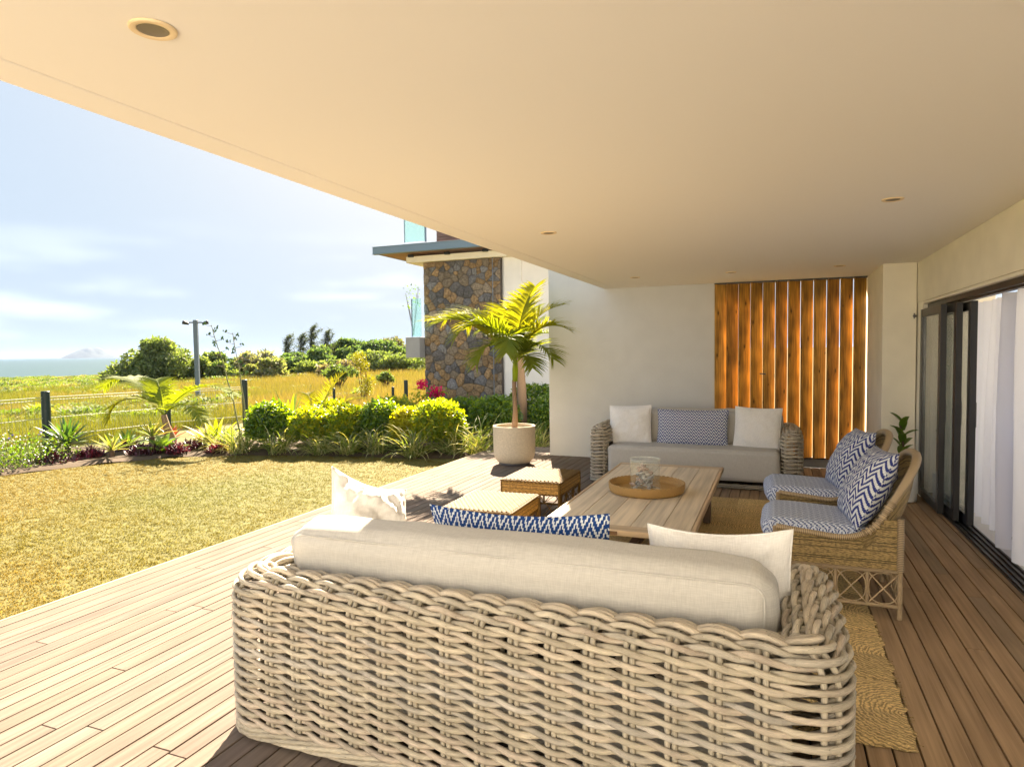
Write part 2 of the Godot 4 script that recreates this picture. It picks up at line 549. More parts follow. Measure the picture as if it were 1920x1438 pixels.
func _ready() -> void:
	rng.seed = 7
	noise_a.seed = 5
	noise_a.frequency = 0.05
	noise_a.fractal_octaves = 2
	# ---- camera, sky, sun, exposure
	var cam := Camera3D.new()
	cam.name = "camera"
	cam.rotation_order = EULER_ORDER_YXZ
	cam.rotation_degrees = Vector3(-2.748, 21.778, -0.7466)
	cam.position = Vector3(0, 1.6, 0)
	cam.fov = 60.12
	cam.near = 0.05
	cam.far = 40000.0
	add_child(cam)
	var env := Environment.new()
	env.background_mode = Environment.BG_SKY
	var sky := Sky.new()
	var sm := ProceduralSkyMaterial.new()
	sm.sky_top_color = lin(0.5, 0.63, 0.82)
	sm.sky_horizon_color = lin(0.62, 0.74, 0.86)
	sm.sky_curve = 0.3
	sm.sky_energy_multiplier = 1.0
	sm.ground_bottom_color = lin(0.2, 0.2, 0.17)
	sm.ground_horizon_color = lin(0.5, 0.56, 0.6)
	sm.sun_angle_max = 70.0
	sm.sun_curve = 0.36
	sm.sky_cover = sky_picture()
	sm.sky_cover_modulate = Color(0.62, 0.62, 0.62, 1.0)
	sky.sky_material = sm
	env.sky = sky
	env.background_energy_multiplier = 0.18
	env.tonemap_mode = Environment.TONE_MAPPER_LINEAR
	env.tonemap_exposure = 6.2
	env.sdfgi_enabled = true
	env.ssao_enabled = true
	env.ssil_enabled = true
	env.fog_enabled = true
	env.fog_light_color = Color(0.72, 0.82, 1.0)
	env.fog_density = 0.00006
	var we := WorldEnvironment.new()
	we.name = "world_environment"
	we.environment = env
	add_child(we)
	var sun := DirectionalLight3D.new()
	sun.name = "sun"
	sun.light_energy = 1.6
	sun.light_color = Color(1.0, 0.93, 0.82)
	sun.light_angular_distance = 0.53
	sun.shadow_enabled = true
	add_child(sun)
	sun.look_at_from_position(Vector3.ZERO, SUN_TRAVEL, Vector3.UP)
	make_materials()
	build_land()
	build_house()
	build_deck()
	build_neighbour()
	build_furniture()
	build_garden()
	build_far_plants()


# ---------------------------------------------------------------- land and sea
func land_height(x: float, z: float) -> float:
	var d := sqrt(x * x + z * z)
	var az := rad_to_deg(atan2(-x, -z))            # 0 straight ahead of the terrace, 90 to the left
	var s := lerpf(0.003, 0.0215, smoothstep(33.0, 56.0, az))
	if z > 0.0:
		s = 0.0215
	var y := -0.11 - s * maxf(d - 17.0, 0.0)
	y += smoothstep(60.0, 160.0, d) * 2.2 * (1.0 - smoothstep(30.0, 46.0, az)) * float(z < 0.0)
	y += 0.12 * land_noise.get_noise_2d(x, z) * smoothstep(16.0, 30.0, d)
	y -= smoothstep(330.0, 520.0, d) * 6.0
	return y


var land_noise := FastNoiseLite.new()


func build_land() -> void:
	land_noise.seed = 15
	land_noise.frequency = 0.06
	land_noise.fractal_octaves = 3
	# ground in rings that widen with distance
	var b := MB.new()
	var rings := [0.0]
	var r := 2.0
	while r < 1500.0:
		rings.append(r)
		r *= 1.07
	var seg := 144
	var dry := noise(0.035, 17, 4)
	for i in rings.size():
		for k in seg + 1:
			var a := TAU * k / seg
			var x: float = -6.0 + sin(a) * rings[i]
			var z: float = -5.0 - cos(a) * rings[i]
			var y := land_height(x, z)
			var q := dry.get_noise_2d(x, z * 1.6) * 0.9
			var az := rad_to_deg(atan2(-x, -z))
			var d := sqrt(x * x + z * z)
			var straw := clampf(0.5 + q + 0.75 * (1.0 - smoothstep(36.0, 52.0, az)) - 0.15, 0.0, 1.0)
			if d < 17.0 and x > -11.6 and z > -10.5:
				straw = clampf(0.62 + 0.9 * q, 0.0, 1.0)
			var col := Color(0.125, 0.145, 0.014).lerp(Color(0.23, 0.162, 0.034), straw)
			if d > 120.0:
				col = col.lerp(Color(0.2, 0.25, 0.06), 0.7 * smoothstep(120.0, 220.0, d))
			b.add(Vector3(x, y, z), Vector3.UP, Vector2(x, z), col)
	for i in rings.size() - 1:
		for k in seg:
			var q := i * (seg + 1) + k
			b.quad(q, q + 1, q + seg + 2, q + seg + 1)
	struct("ground", b, M.lawn)
	b = MB.new()
	for k in 96:
		var a := TAU * k / 96
		b.add(Vector3(sin(a) * 24000.0, -8.6, cos(a) * 24000.0), Vector3.UP)
	b.add(Vector3(0, -8.6, 0), Vector3.UP)
	for k in 96:
		b.tri(96, k, (k + 1) % 96)
	struct("sea", b, M.sea)
	# the island on the horizon
	b = MB.new()
	var pts := PackedVector3Array()
	var hn := noise(0.0016, 19, 4)
	for j in 25:
		for i in 41:
			var x := (i / 40.0 - 0.5) * 560.0
			var z := (j / 24.0 - 0.5) * 700.0
			var q := Vector2(x / 280.0, z / 350.0).length()
			var y := 92.0 * pow(clampf(1.0 - q, 0.0, 1.0), 0.85) * (1.0 + 0.25 * hn.get_noise_2d(x * 5.0, z * 3.0)) + 30.0 * clampf(1.0 - Vector2((x + 120.0) / 200.0, z / 300.0).length(), 0.0, 1.0)
			pts.append(Vector3(x, y - 12.0, z))
	b.sheet(pts, 41, 25)
	var o := struct("island_hill", b, M.hill)
	var dir := Vector3(-0.9536, 0, -0.697).normalized()
	o.position = dir * 7200.0
	o.rotation.y = 0.94


func build_lawn_grass() -> void:
	# short tufts over the lawn, thickest near the terrace where blades can be seen
	var b := MB.new()
	var g := RandomNumberGenerator.new()
	g.seed = 301
	for k in 7:
		var a := g.randf() * TAU
		var base := Vector3(g.randf_range(-0.02, 0.02), 0, g.randf_range(-0.02, 0.02))
		var lean := Vector3(cos(a), 0, sin(a)) * g.randf_range(0.01, 0.03)
		var h := g.randf_range(0.005, 0.014)
		var side := Vector3(-sin(a), 0, cos(a)) * 0.0022
		var nn := (Vector3(cos(a), 0.6, sin(a))).normalized()
		var i0 := b.add(base - side, nn)
		var i1 := b.add(base + side, nn)
		var i2 := b.add(base + lean + Vector3(0, h, 0), nn)
		b.tri(i0, i1, i2)
	var mesh := b.mesh()
	var places := []
	var tints := []
	var dry := noise(0.12, 303, 3)
	var tries := 0
	while places.size() < 110000 and tries < 400000:
		tries += 1
		var x := g.randf_range(-10.9, -4.44)
		var z := g.randf_range(-9.2, 0.5)
		if g.randf() > 0.35 + 0.65 * clampf((z + 10.0) / 8.0, 0.0, 1.0):
			continue
		if not on_lawn(x, z):
			continue
		var q := clampf(0.6 + 1.5 * dry.get_noise_2d(x, z) + g.randf_range(-0.16, 0.16), 0.0, 1.0)
		var s := g.randf_range(0.7, 1.25)
		places.append(Transform3D(Basis(Vector3.UP, g.randf() * TAU).scaled(Vector3(s, s * 1.1, s)), Vector3(x, -0.112, z)))
		tints.append(Color(0.135, 0.158, 0.014).lerp(Color(0.262, 0.185, 0.034), q) * g.randf_range(0.9, 1.12))
	# taller blades along the deck's edge
	for k in 1500:
		var z := g.randf_range(-9.2, 0.5)
		var s := g.randf_range(1.2, 2.6)
		places.append(Transform3D(Basis(Vector3.UP, g.randf() * TAU).scaled(Vector3(s * 0.8, s * 1.3, s * 0.8)), Vector3(-4.435 - 0.05 * g.randf() * g.randf(), -0.112, z)))
		tints.append(Color(0.12, 0.142, 0.012).lerp(Color(0.25, 0.158, 0.032), g.randf()))
	var o := stuff("lawn_grass", mesh, M.grass, places, tints)
	tag(o, "short yellowing lawn grass between the wooden deck and the flower bed", "grass")


func bed_edge(x: float) -> float:
	# z of the front edge of the bed along the lawn
	var p := [Vector2(-12.5, -4.2), Vector2(-10.45, -6.1), Vector2(-10.1, -7.1), Vector2(-9.5, -8.15), Vector2(-8.5, -8.7), Vector2(-7.15, -9.05), Vector2(-5.6, -9.25), Vector2(-4.4, -9.5), Vector2(-3.0, -9.8)]
	for i in p.size() - 1:
		if x <= p[i + 1].x:
			return lerpf(p[i].y, p[i + 1].y, clampf((x - p[i].x) / (p[i + 1].x - p[i].x), 0.0, 1.0))
	return -9.8


func on_lawn(x: float, z: float) -> bool:
	return z > bed_edge(x) + 0.04 * sin(x * 9.0) + 0.03 * sin(x * 23.0)


# ---------------------------------------------------------------- the house
func build_house() -> void:
	var b := MB.new()
	# ceiling slab: a thin soffit edge strip runs along the open side
	b.box(Vector3(0.0, 2.735, -4.9), Vector3(4.4, 0.45, 10.2), Color.WHITE, 0.01)
	b.box(Vector3(-2.29, 2.745, -4.9), Vector3(0.176, 0.47, 10.2), Color.WHITE, 0.008)
	b.box(Vector3(4.0, 2.74, -4.35), Vector3(3.8, 0.46, 11.3), Color.WHITE, 0.01)
	struct("ceiling", b, M.plaster_ceiling)
	b = MB.new()
	b.box(Vector3(-2.02, 2.7, -9.775), Vector3(2.44, 5.6, 0.25), Color.WHITE, 0.006)
	b.box(Vector3(0.14, 4.0, -9.775), Vector3(1.9, 3.0, 0.246), Color.WHITE, 0.006)
	struct("back_wall", b, M.plaster_grey)
	b = MB.new()
	b.box(Vector3(0.14, 0.06, -9.74), Vector3(1.9, 0.12, 0.18), Color.WHITE, 0.006)
	struct("screen_sill", b, M.concrete)
	b = MB.new()
	b.box(Vector3(1.255, 1.3, -9.1), Vector3(0.33, 2.6, 1.5), Color.WHITE, 0.006)
	struct("pier_wall", b, M.plaster_cream)
	b = MB.new()
	b.box(Vector3(1.6, 2.29, -3.65), Vector3(0.36, 0.44, 9.4), Color.WHITE, 0.006)
	b.box(Vector3(1.601, 2.06, -3.65), Vector3(0.33, 0.03, 9.4), Color.WHITE, 0.004)
	b.box(Vector3(1.6, 1.24, 0.9), Vector3(0.35, 2.58, 0.5), Color.WHITE, 0.006)
	b.box(Vector3(1.61, 1.3, -8.8), Vector3(0.36, 2.6, 1.4), Color.WHITE, 0.006)
	struct("door_wall", b, M.plaster_cream)
	# the room behind the curtain
	b = MB.new()
	b.box(Vector3(3.8, -0.075, -4.2), Vector3(4.36, 0.15, 10.8), Color.WHITE, 0.0)
	struct("room_floor", b, M.tile_floor)
	b = MB.new()
	# with a wide window on its far side and a glazed end
	b.box(Vector3(5.9, 0.1, -4.2), Vector3(0.2, 0.4, 10.8), Color.WHITE, 0.0)
	b.box(Vector3(5.9, 2.4, -4.2), Vector3(0.2, 0.4, 10.8), Color.WHITE, 0.0)
	for e in [[-8.9, 1.4], [0.5, 1.4]]:
		b.box(Vector3(5.9, 1.25, e[0]), Vector3(0.2, 1.9, e[1]), Color.WHITE, 0.0)
	b.box(Vector3(2.0, 1.25, -9.5), Vector3(0.8, 2.7, 0.2), Color.WHITE, 0.0)
	b.box(Vector3(5.7, 1.25, -9.5), Vector3(0.6, 2.7, 0.2), Color.WHITE, 0.0)
	b.box(Vector3(3.9, 2.5, -9.5), Vector3(3.0, 0.3, 0.2), Color.WHITE, 0.0)
	b.box(Vector3(3.7, 1.25, 1.1), Vector3(4.2, 2.7, 0.2), Color.WHITE, 0.0)
	struct("room_wall", b, M.plaster_white)
	# the house goes on behind the viewer: a white wing that closes the terrace
	b = MB.new()
	b.box(Vector3(0.8, 2.7, 7.2), Vector3(10.4, 5.6, 0.4), Color.WHITE, 0.01)
	struct("wing_wall", b, M.plaster_white)
	b = MB.new()
	b.box(Vector3(0.8, -0.06, 4.17), Vector3(10.4, 0.1, 5.64), Color.WHITE, 0.01)
	b.box(Vector3(10.6, -0.06, -4.2), Vector3(9.1, 0.1, 14.0), Color.WHITE, 0.01)
	struct("stone_paving", b, M.paving)
	# louvre screen of upright timber slats
	var lv := thing("louvre_screen", "tall screen of upright orange timber louvres beside the grey wall", "louvre screen", Vector3(0.14, 0, -9.64))
	var n := 12
	var turn := Basis(Vector3.UP, deg_to_rad(33.0))
	for i in n:
		b = MB.new()
		b.box(Vector3.ZERO, Vector3(0.172, 2.36, 0.022), Color.WHITE, 0.003, Basis.IDENTITY, Vector2(rnd(0, 9), rnd(0, 5)), 1)
		var s := part("slat", b, [M.slat, M.slat_b, M.slat_c, M.slat][(i * 7 + 2) % 4], lv)
		s.position = Vector3(-0.94 + (i + 0.5) * 1.88 / n, 1.31, 0.0)
		s.basis = Basis(Vector3.UP, deg_to_rad(33.0 + rnd(-1.8, 1.8)))
	b = MB.new()
	b.box(Vector3(0, 2.498, 0), Vector3(1.88, 0.02, 0.09), Color.WHITE, 0.002)
	part("top_rail", b, M.black, lv)
	b = MB.new()
	b.box(Vector3(0, 0.127, 0), Vector3(1.88, 0.014, 0.05), Color.WHITE, 0.002)
	part("bottom_rail", b, M.black, lv)
	b = MB.new()
	for i in n:
		b.bar(Vector3(-0.94 + (i + 0.5) * 1.88 / n, 0.12, 0), Vector3(-0.94 + (i + 0.5) * 1.88 / n, 2.5, 0), 0.006)
	part("pivot_rods", b, M.black, lv)
	b = MB.new()
	b.bar(Vector3(-0.34, 1.26, 0.07), Vector3(-0.27, 1.255, 0.09), 0.008)
	b.bar(Vector3(-0.34, 1.26, 0.03), Vector3(-0.34, 1.26, 0.07), 0.008)
	part("handle", b, M.saucer, lv)
	# ceiling lights
	var spots := [[-1.615, -1.386, "recessed ceiling light nearest the open sky edge, largest in view"], [-1.63, -4.88, "small recessed ceiling light above the stools"], [0.663, -4.717, "recessed ceiling light above the armchairs, nearest the doors"], [-0.505, -8.318, "tiny recessed ceiling light in front of the louvre screen's left edge"], [-1.65, -8.337, "tiny recessed ceiling light in front of the plain grey wall"], [0.651, -8.264, "tiny recessed ceiling light by the corner of the cream pier"]]
	var first: Node3D = null
	for s in spots:
		if first:
			twin(first, Vector3(s[0], 2.51, s[1]), 0.0, s[2], "recessed ceiling lights")
			continue
		first = thing("ceiling_light", s[2], "ceiling light", Vector3(s[0], 2.51, s[1]), 0.0, "recessed ceiling lights")
		b = MB.new()
		b.lathe(PackedVector2Array([Vector2(0.062, -0.001), Vector2(0.061, -0.006), Vector2(0.057, -0.008), Vector2(0.043, -0.007), Vector2(0.041, -0.004), Vector2(0.04, 0.0)]), 40)
		part("trim_ring", b, M.ring, first)
		b = MB.new()
		b.lathe(PackedVector2Array([Vector2(0.0401, -0.0055), Vector2(0.03, -0.003), Vector2(0.026, -0.002), Vector2(0.0, -0.002)]), 32)
		part("lamp_face", b, M.lamp_dark, first)
	build_doors()


func build_doors() -> void:
	var d := thing("sliding_doors", "black framed glass sliding doors stacked open beside the cream pier", "sliding doors", Vector3(1.5, 0, -8.05))
	var b := MB.new()
	# head track, threshold tracks, jamb
	b.box(Vector3(0.05, 2.03, 4.3), Vector3(0.15, 0.06, 8.8), Color.WHITE, 0.003)
	b.box(Vector3(0.02, 1.994, 4.3), Vector3(0.03, 0.02, 8.8), Color.WHITE, 0.002)
	b.box(Vector3(-0.005, 1.0, -0.03), Vector3(0.06, 2.0, 0.05), Color.WHITE, 0.003)
	part("door_frame", b, M.black, d)
	b = MB.new()
	for k in 4:
		b.box(Vector3(-0.005 + 0.042 * k, 0.008, 4.3), Vector3(0.016, 0.028 - 0.003 * (k % 2), 8.8), Color.WHITE, 0.003)
	b.box(Vector3(0.058, -0.004, 4.3), Vector3(0.16, 0.016, 8.8), Color.WHITE, 0.002)
	part("threshold_track", b, M.black, d)
	# three sliding leaves, each on its own track, pushed one behind the other
	var spec := [[-0.065, 0.42, 0.92], [0.005, 0.6, 1.06], [0.075, 0.72, 1.16]]
	for q in spec:
		var w: float = q[2]
		b = MB.new()
		for e in [-1, 1]:
			b.box(Vector3(e * (w / 2 - 0.045), 1.01, 0), Vector3(0.09, 1.95, 0.05), Color.WHITE, 0.003)
		b.box(Vector3(0, 0.075, 0), Vector3(w - 0.182, 0.08, 0.046), Color.WHITE, 0.003)
		b.box(Vector3(0, 1.945, 0), Vector3(w - 0.182, 0.08, 0.046), Color.WHITE, 0.003)
		var leaf := part("door_leaf", b, M.black, d)
		leaf.transform = Transform3D(Basis(Vector3.UP, PI / 2), Vector3(q[0], 0, q[1]))
		b = MB.new()
		b.box(Vector3(0, 1.01, 0), Vector3(w - 0.184, 1.786, 0.01), Color.WHITE, 0.0)
		part("glass_pane", b, M.door_glass, leaf)
		b = MB.new()
		b.box(Vector3(-w / 2 + 0.045, 1.0, 0.03), Vector3(0.02, 0.22, 0.016), Color.WHITE, 0.004)
		part("pull_handle", b, M.saucer, leaf)
	b = MB.new()
	b.bar(Vector3(1.405, 1.93, -8.33), Vector3(1.385, 1.93, -8.3), 0.014, 10)
	b.bar(Vector3(1.39, 1.9, -8.32), Vector3(1.39, 1.96, -8.32), 0.006, 8)
	solo("door_holder", b, M.saucer, "small metal door catch on the cream pier near the top of the doors", "door catch")
	# sheer curtains inside
	var folds := [[1.78, -7.5, -5.95, 0.055, 15.0, "sheer white curtain gathered at the left inside the doorway"], [1.7, -6.35, -4.4, 0.08, 11.0, "sheer white curtain hanging in front at the right edge of the doorway"]]
	for f in folds:
		b = MB.new()
		var p := PackedVector3Array()
		var nu := 160
		for j in 14:
			var y := 0.03 + 1.97 * j / 13.0
			for i in nu:
				var u := float(i) / (nu - 1)
				var z: float = lerpf(f[1], f[2], u)
				var spread := 1.0 + 0.25 * (1.0 - y / 2.0)
				p.append(Vector3(f[0] + f[3] * spread * sin(u * TAU * f[4] * 0.5 + 1.3 * sin(u * 9.0) + 0.25 * sin(y * 2.0)) + 0.02 * sin(u * 31.0 + y), y, z + 0.015 * sin(y * 3.0 + u * 20.0)))
		b.sheet(p, nu, 14)
		solo("curtain", b, M.curtain, f[5], "curtain", Vector3.ZERO, "sheer curtains")
	b = MB.new()
	b.box(Vector3.ZERO, Vector3(0.002, 0.022, 0.014), Color.WHITE, 0.0)
	solo("curtain_tag", b, M.saucer, "tiny dark care label near the hem of the front curtain", "label", Vector3(1.6, 0.2, -5.75))


# ---------------------------------------------------------------- the deck
func build_deck() -> void:
	var deck := Node3D.new()
	deck.name = "deck"
	add_child(deck)
	deck.set_meta("kind", "structure")
	deck.set_meta("label", "wooden terrace deck of long boards, bleached outside and brown under cover")
	var pitch := 0.1005
	var x := -4.385
	var row := 0
	while x < 1.46:
		var z := -10.42 if x < -3.2 else -9.64
		if x > 1.1:
			z = -8.34
		var stop := 1.3
		# staggered butt joints
		var cut := z
		var next := cut + rnd(0.9, 3.4)
		while cut < stop:
			if stop - next < 0.9:
				next = stop
			var len := next - cut
			var b := MB.new()
			var worn := clampf(smoothstep(0.2, -1.6, x + rnd(-0.25, 0.25)), 0.0, 1.0)
			var tone := Color(0.44, 0.3, 0.18).lerp(Color(0.232, 0.182, 0.148), worn)
			if rng.randf() < 0.25:
				tone = tone.lerp(Color(0.2, 0.19, 0.165), 0.3)
			tone *= rnd(0.9, 1.07)
			b.box(Vector3.ZERO, Vector3(pitch - rnd(0.0045, 0.0075), 0.022, len - 0.0025), tone, 0.0035, Basis.IDENTITY, Vector2(rnd(0, 9), rnd(0, 9)), 2)
			var o := part("deck_board", b, M.board, deck)
			o.position = Vector3(x + pitch / 2, -0.011 + rnd(-0.0008, 0.0008), (cut + next) / 2)
			cut = next
			next = cut + rnd(2.4, 3.4)
		x += pitch
		row += 1
	var b := MB.new()
	b.box(Vector3(-4.4, -0.06, -4.56), Vector3(0.024, 0.12, 11.72), Color(0.5, 0.4, 0.28), 0.003)
	part("edge_board", b, M.board, deck)
	b = MB.new()
	b.box(Vector3(-1.44, -0.085, -4.6), Vector3(5.84, 0.09, 11.6), Color.WHITE, 0.0)
	part("dark_underlay", b, M.dark, deck)
	build_lawn_grass()


# ---------------------------------------------------------------- the neighbouring villa
func clip_cell(poly: PackedVector2Array, p: Vector2, q: Vector2) -> PackedVector2Array:
	var mid := (p + q) * 0.5
	var d := q - p
	var out := PackedVector2Array()
	for i in poly.size():
		var a := poly[i]
		var c := poly[(i + 1) % poly.size()]
		var sa := (a - mid).dot(d)
		var sc := (c - mid).dot(d)
		if sa <= 0.0:
			out.append(a)
		if (sa < 0.0) != (sc < 0.0):
			out.append(a.lerp(c, sa / (sa - sc)))
	return out


func build_neighbour() -> void:
	var z := -16.0
	var v := thing("neighbour_villa", "neighbouring white villa with a dark stone corner wall and steel canopy", "villa", Vector3(-7.86, 0, z))
	var b := MB.new()
	b.box(Vector3(0, 1.98, -0.35), Vector3(2.28, 4.16, 0.5), Color.WHITE, 0.0)
	var wall := part("stone_wall", b, M.mortar, v)
	# stones: cells round scattered points, each a domed block with its own tone
	var g := RandomNumberGenerator.new()
	g.seed = 77
	var seeds := PackedVector2Array()
	var tries := 0
	while seeds.size() < 230 and tries < 9000:
		tries += 1
		var p := Vector2(g.randf_range(-1.14, 1.14), g.randf_range(0.0, 4.05))
		var good := true
		var gap := g.randf_range(0.11, 0.34)
		for q in seeds:
			if Vector2((p.x - q.x) * (0.8 + 0.5 * sin(p.y * 7.0)), (p.y - q.y) * 1.15).length() < gap:
				good = false
				break
		if good:
			seeds.append(p)
	for p in seeds:
		var poly := PackedVector2Array([Vector2(-1.14, -0.1), Vector2(1.14, -0.1), Vector2(1.14, 4.06), Vector2(-1.14, 4.06)])
		for q in seeds:
			if q != p and p.distance_to(q) < 0.9:
				poly = clip_cell(poly, p, q)
		if poly.size() < 3:
			continue
		var off := Geometry2D.offset_polygon(poly, -0.006, Geometry2D.JOIN_ROUND)
		if off.is_empty():
			continue
		poly = off[0]
		# cut the corners so that no stone is a sharp polygon
		var soft := PackedVector2Array()
		for i in poly.size():
			var a := poly[i]
			var c := poly[(i + 1) % poly.size()]
			if a.distance_to(c) < 0.02:
				continue
			soft.append(a.lerp(c, 0.13))
			soft.append(a.lerp(c, 0.87))
		if soft.size() < 4:
			continue
		var tone := Color(0.19, 0.185, 0.19)
		var pick := g.randf()
		if pick < 0.32:
			tone = Color(0.42, 0.285, 0.15)
		elif pick < 0.58:
			tone = Color(0.33, 0.27, 0.2)
		elif pick < 0.72:
			tone = Color(0.26, 0.26, 0.27)
		tone *= g.randf_range(0.75, 1.25)
		b = MB.new()
		var ctr := Vector2.ZERO
		for q in soft:
			ctr += q
		ctr /= soft.size()
		var deep := g.randf_range(0.03, 0.06)
		var m := soft.size()
		var rings := [[1.0, -0.03], [1.0, deep * 0.45], [0.86, deep * 0.92], [0.45, deep + g.randf_range(-0.004, 0.012)]]
		var s0 := b.v.size()
		for rr in rings:
			for q in soft:
				var e: Vector2 = ctr + (q - ctr) * rr[0]
				var dd := (q - ctr).normalized()
				var nn := Vector3(dd.x, dd.y, 0.05) if rr[1] < deep * 0.3 else (Vector3(dd.x * 0.9, dd.y * 0.9, 0.7) if rr[0] > 0.95 else (Vector3(dd.x * 0.35, dd.y * 0.35, 1.0) if rr[0] > 0.6 else Vector3(g.randf_range(-0.1, 0.1), g.randf_range(-0.1, 0.1), 1.0)))
				b.add(Vector3(e.x - ctr.x, e.y - ctr.y, rr[1]), nn.normalized(), q, tone)
		for k in rings.size() - 1:
			for i in m:
				b.quad(s0 + k * m + i, s0 + k * m + (i + 1) % m, s0 + (k + 1) * m + (i + 1) % m, s0 + (k + 1) * m + i)
		for i in range(1, m - 1):
			b.tri(s0 + 3 * m, s0 + 3 * m + i, s0 + 3 * m + i + 1)
		var st := part("stone", b, M.stone, wall)
		st.position = Vector3(ctr.x, ctr.y, -0.1)
	# white render beyond and above
	b = MB.new()
	b.box(Vector3(3.0, 1.7, -0.5), Vector3(3.7, 5.0, 0.6), Color.WHITE, 0.01)
	part("white_wall", b, M.plaster_white, v)
	b = MB.new()
	b.box(Vector3(1.46, 1.7, -0.17), Vector3(0.5, 5.0, 0.06), Color.WHITE, 0.01)
	part("white_pilaster", b, M.plaster_white, v)
	b = MB.new()
	b.box(Vector3(0.0, 4.15, -0.9), Vector3(3.2, 0.17, 1.9), Color.WHITE, 0.01)
	part("cream_slab", b, M.plaster_cream, v)
	# canopy: steel channel in front, plank soffit, little spots
	b = MB.new()
	b.box(Vector3(0.6, 4.38, 0.55), Vector3(5.85, 0.17, 0.03), Color.WHITE, 0.004)
	b.box(Vector3(0.6, 4.473, 0.5), Vector3(5.89, 0.018, 0.15), Color.WHITE, 0.003)
	b.box(Vector3(0.6, 4.287, 0.5), Vector3(5.89, 0.018, 0.15), Color.WHITE, 0.003)
	b.box(Vector3(-2.33, 4.38, -0.35), Vector3(0.03, 0.15, 1.8), Color.WHITE, 0.004)
	part("canopy_beam", b, M.steel, v)
	for k in 11:
		b = MB.new()
		b.box(Vector3(0.6, 4.318, 0.4 - k * 0.145), Vector3(5.8, 0.02, 0.138), Color.WHITE, 0.003, Basis.IDENTITY, Vector2(rnd(0, 5), rnd(0, 5)), 0)
		part("soffit_plank", b, M.soffit, v)
	for k in 3:
		b = MB.new()
		b.box(Vector3(-1.42 + k * 1.12, 4.24, 0.1 + k * 0.02), Vector3(0.14, 0.07, 0.1), Color.WHITE, 0.006)
		part("canopy_lamp", b, M.black, v)
	# upper floor: timber cladding and a glass balustrade
	for k in 5:
		b = MB.new()
		b.box(Vector3(1.35, 4.62 + k * 0.125, -0.55 + 0.004 * (k % 2)), Vector3(4.6, 0.118, 0.05), Color.WHITE, 0.004, Basis.IDENTITY, Vector2(rnd(0, 5), rnd(0, 5)), 0)
		part("cladding_board", b, M.clad, v)
	b = MB.new()
	b.box(Vector3(1.35, 5.26, -0.6), Vector3(4.7, 0.06, 0.3), Color.WHITE, 0.006)
	part("roof_coping", b, M.steel, v)
	b = MB.new()
	b.box(Vector3(-1.17, 5.1, 0.3), Vector3(0.62, 1.05, 0.014), Color.WHITE, 0.002)
	part("balustrade_glass", b, M.tint_glass, v)
	b = MB.new()
	b.box(Vector3(-0.84, 5.1, 0.3), Vector3(0.04, 1.1, 0.04), Color.WHITE, 0.003)
	b.box(Vector3(-1.48, 5.1, 0.3), Vector3(0.015, 1.05, 0.03), Color.WHITE, 0.002)
	part("balustrade_post", b, M.steel, v)
	# lower balcony at the side
	b = MB.new()
	b.box(Vector3(-1.36, 1.75, -0.6), Vector3(0.44, 0.56, 1.6), Color.WHITE, 0.01)
	part("balcony_slab", b, M.concrete, v)
	b = MB.new()
	b.box(Vector3(-1.42, 2.56, 0.1), Vector3(0.02, 1.04, 0.03), Color.WHITE, 0.002)
	part("balcony_post", b, M.steel, v)
	b = MB.new()
	b.box(Vector3(-1.27, 2.56, 0.1), Vector3(0.28, 1.04, 0.014), Color.WHITE, 0.002)
	part("balcony_glass", b, M.tint_glass, v)
	b = MB.new()
	b.bar(Vector3(0.98, 0, 0.05), Vector3(0.98, 4.05, 0.05), 0.012, 6)
	part("rain_pipe", b, M.pole, v)
	# balcony plant
	var pl := thing("balcony_plant", "small dark leafy plant leaning over the villa's side balcony", "plant", Vector3(-9.35, 2.1, z - 0.1))
	b = MB.new()
	for k in 6:
		var top := Vector3(rnd(-0.2, 0.1), rnd(0.8, 1.35), rnd(-0.15, 0.15))
		b.bar(Vector3(rnd(-0.03, 0.03), 0, 0), top, 0.006, 4)
	part("stems", b, M.bark, pl)
	leaf_cloud(pl, "leaves", M.leaf_hedge_dark, 60, func(): return Vector3(rnd(-0.22, 0.14), rnd(0.7, 1.4), rnd(-0.15, 0.15)), 0.06, 0.03)


# ---------------------------------------------------------------- furniture
func rbox(b: MB, size: Vector3, r: float, n := 8, puff := 0.0, wrinkle := 0.0, seed_ := 1) -> void:
	var h := size * 0.5
	var inner := h - Vector3(r, r, r)
	var f := noise(3.0, seed_, 3)
	for a in 3:
		var i := (a + 1) % 3
		var j := (a + 2) % 3
		# points crowd towards the rounded edges
		var li := axis_steps(h[i], r, n)
		var lj := axis_steps(h[j], r, n)
		for k in [-1.0, 1.0]:
			var s := b.v.size()
			for y in lj:
				for x in li:
					var p := Vector3.ZERO
					p[a] = h[a] * k
					p[i] = x
					p[j] = y
					var q := p.clamp(-inner, inner)
					var nn := (p - q).normalized()
					var o := q + nn * r
					var u := Vector3(p.x / h.x, p.y / h.y, p.z / h.z)
					var bulge := puff * maxf(0.0, 1.0 - pow(u[i], 4.0)) * maxf(0.0, 1.0 - pow(u[j], 4.0))
					o[a] += k * bulge
					if wrinkle > 0.0:
						o += nn * wrinkle * f.get_noise_3d(o.x * 1.0, o.y * 1.4, o.z * 1.4)
					b.add(o, nn, Vector2(o[i], o[j]) if a != 0 else Vector2(o[j], o[i]))
			var w := li.size()
			for y in lj.size() - 1:
				for x in w - 1:
					var q := s + y * w + x
					b.quad(q, q + 1, q + w + 1, q + w)


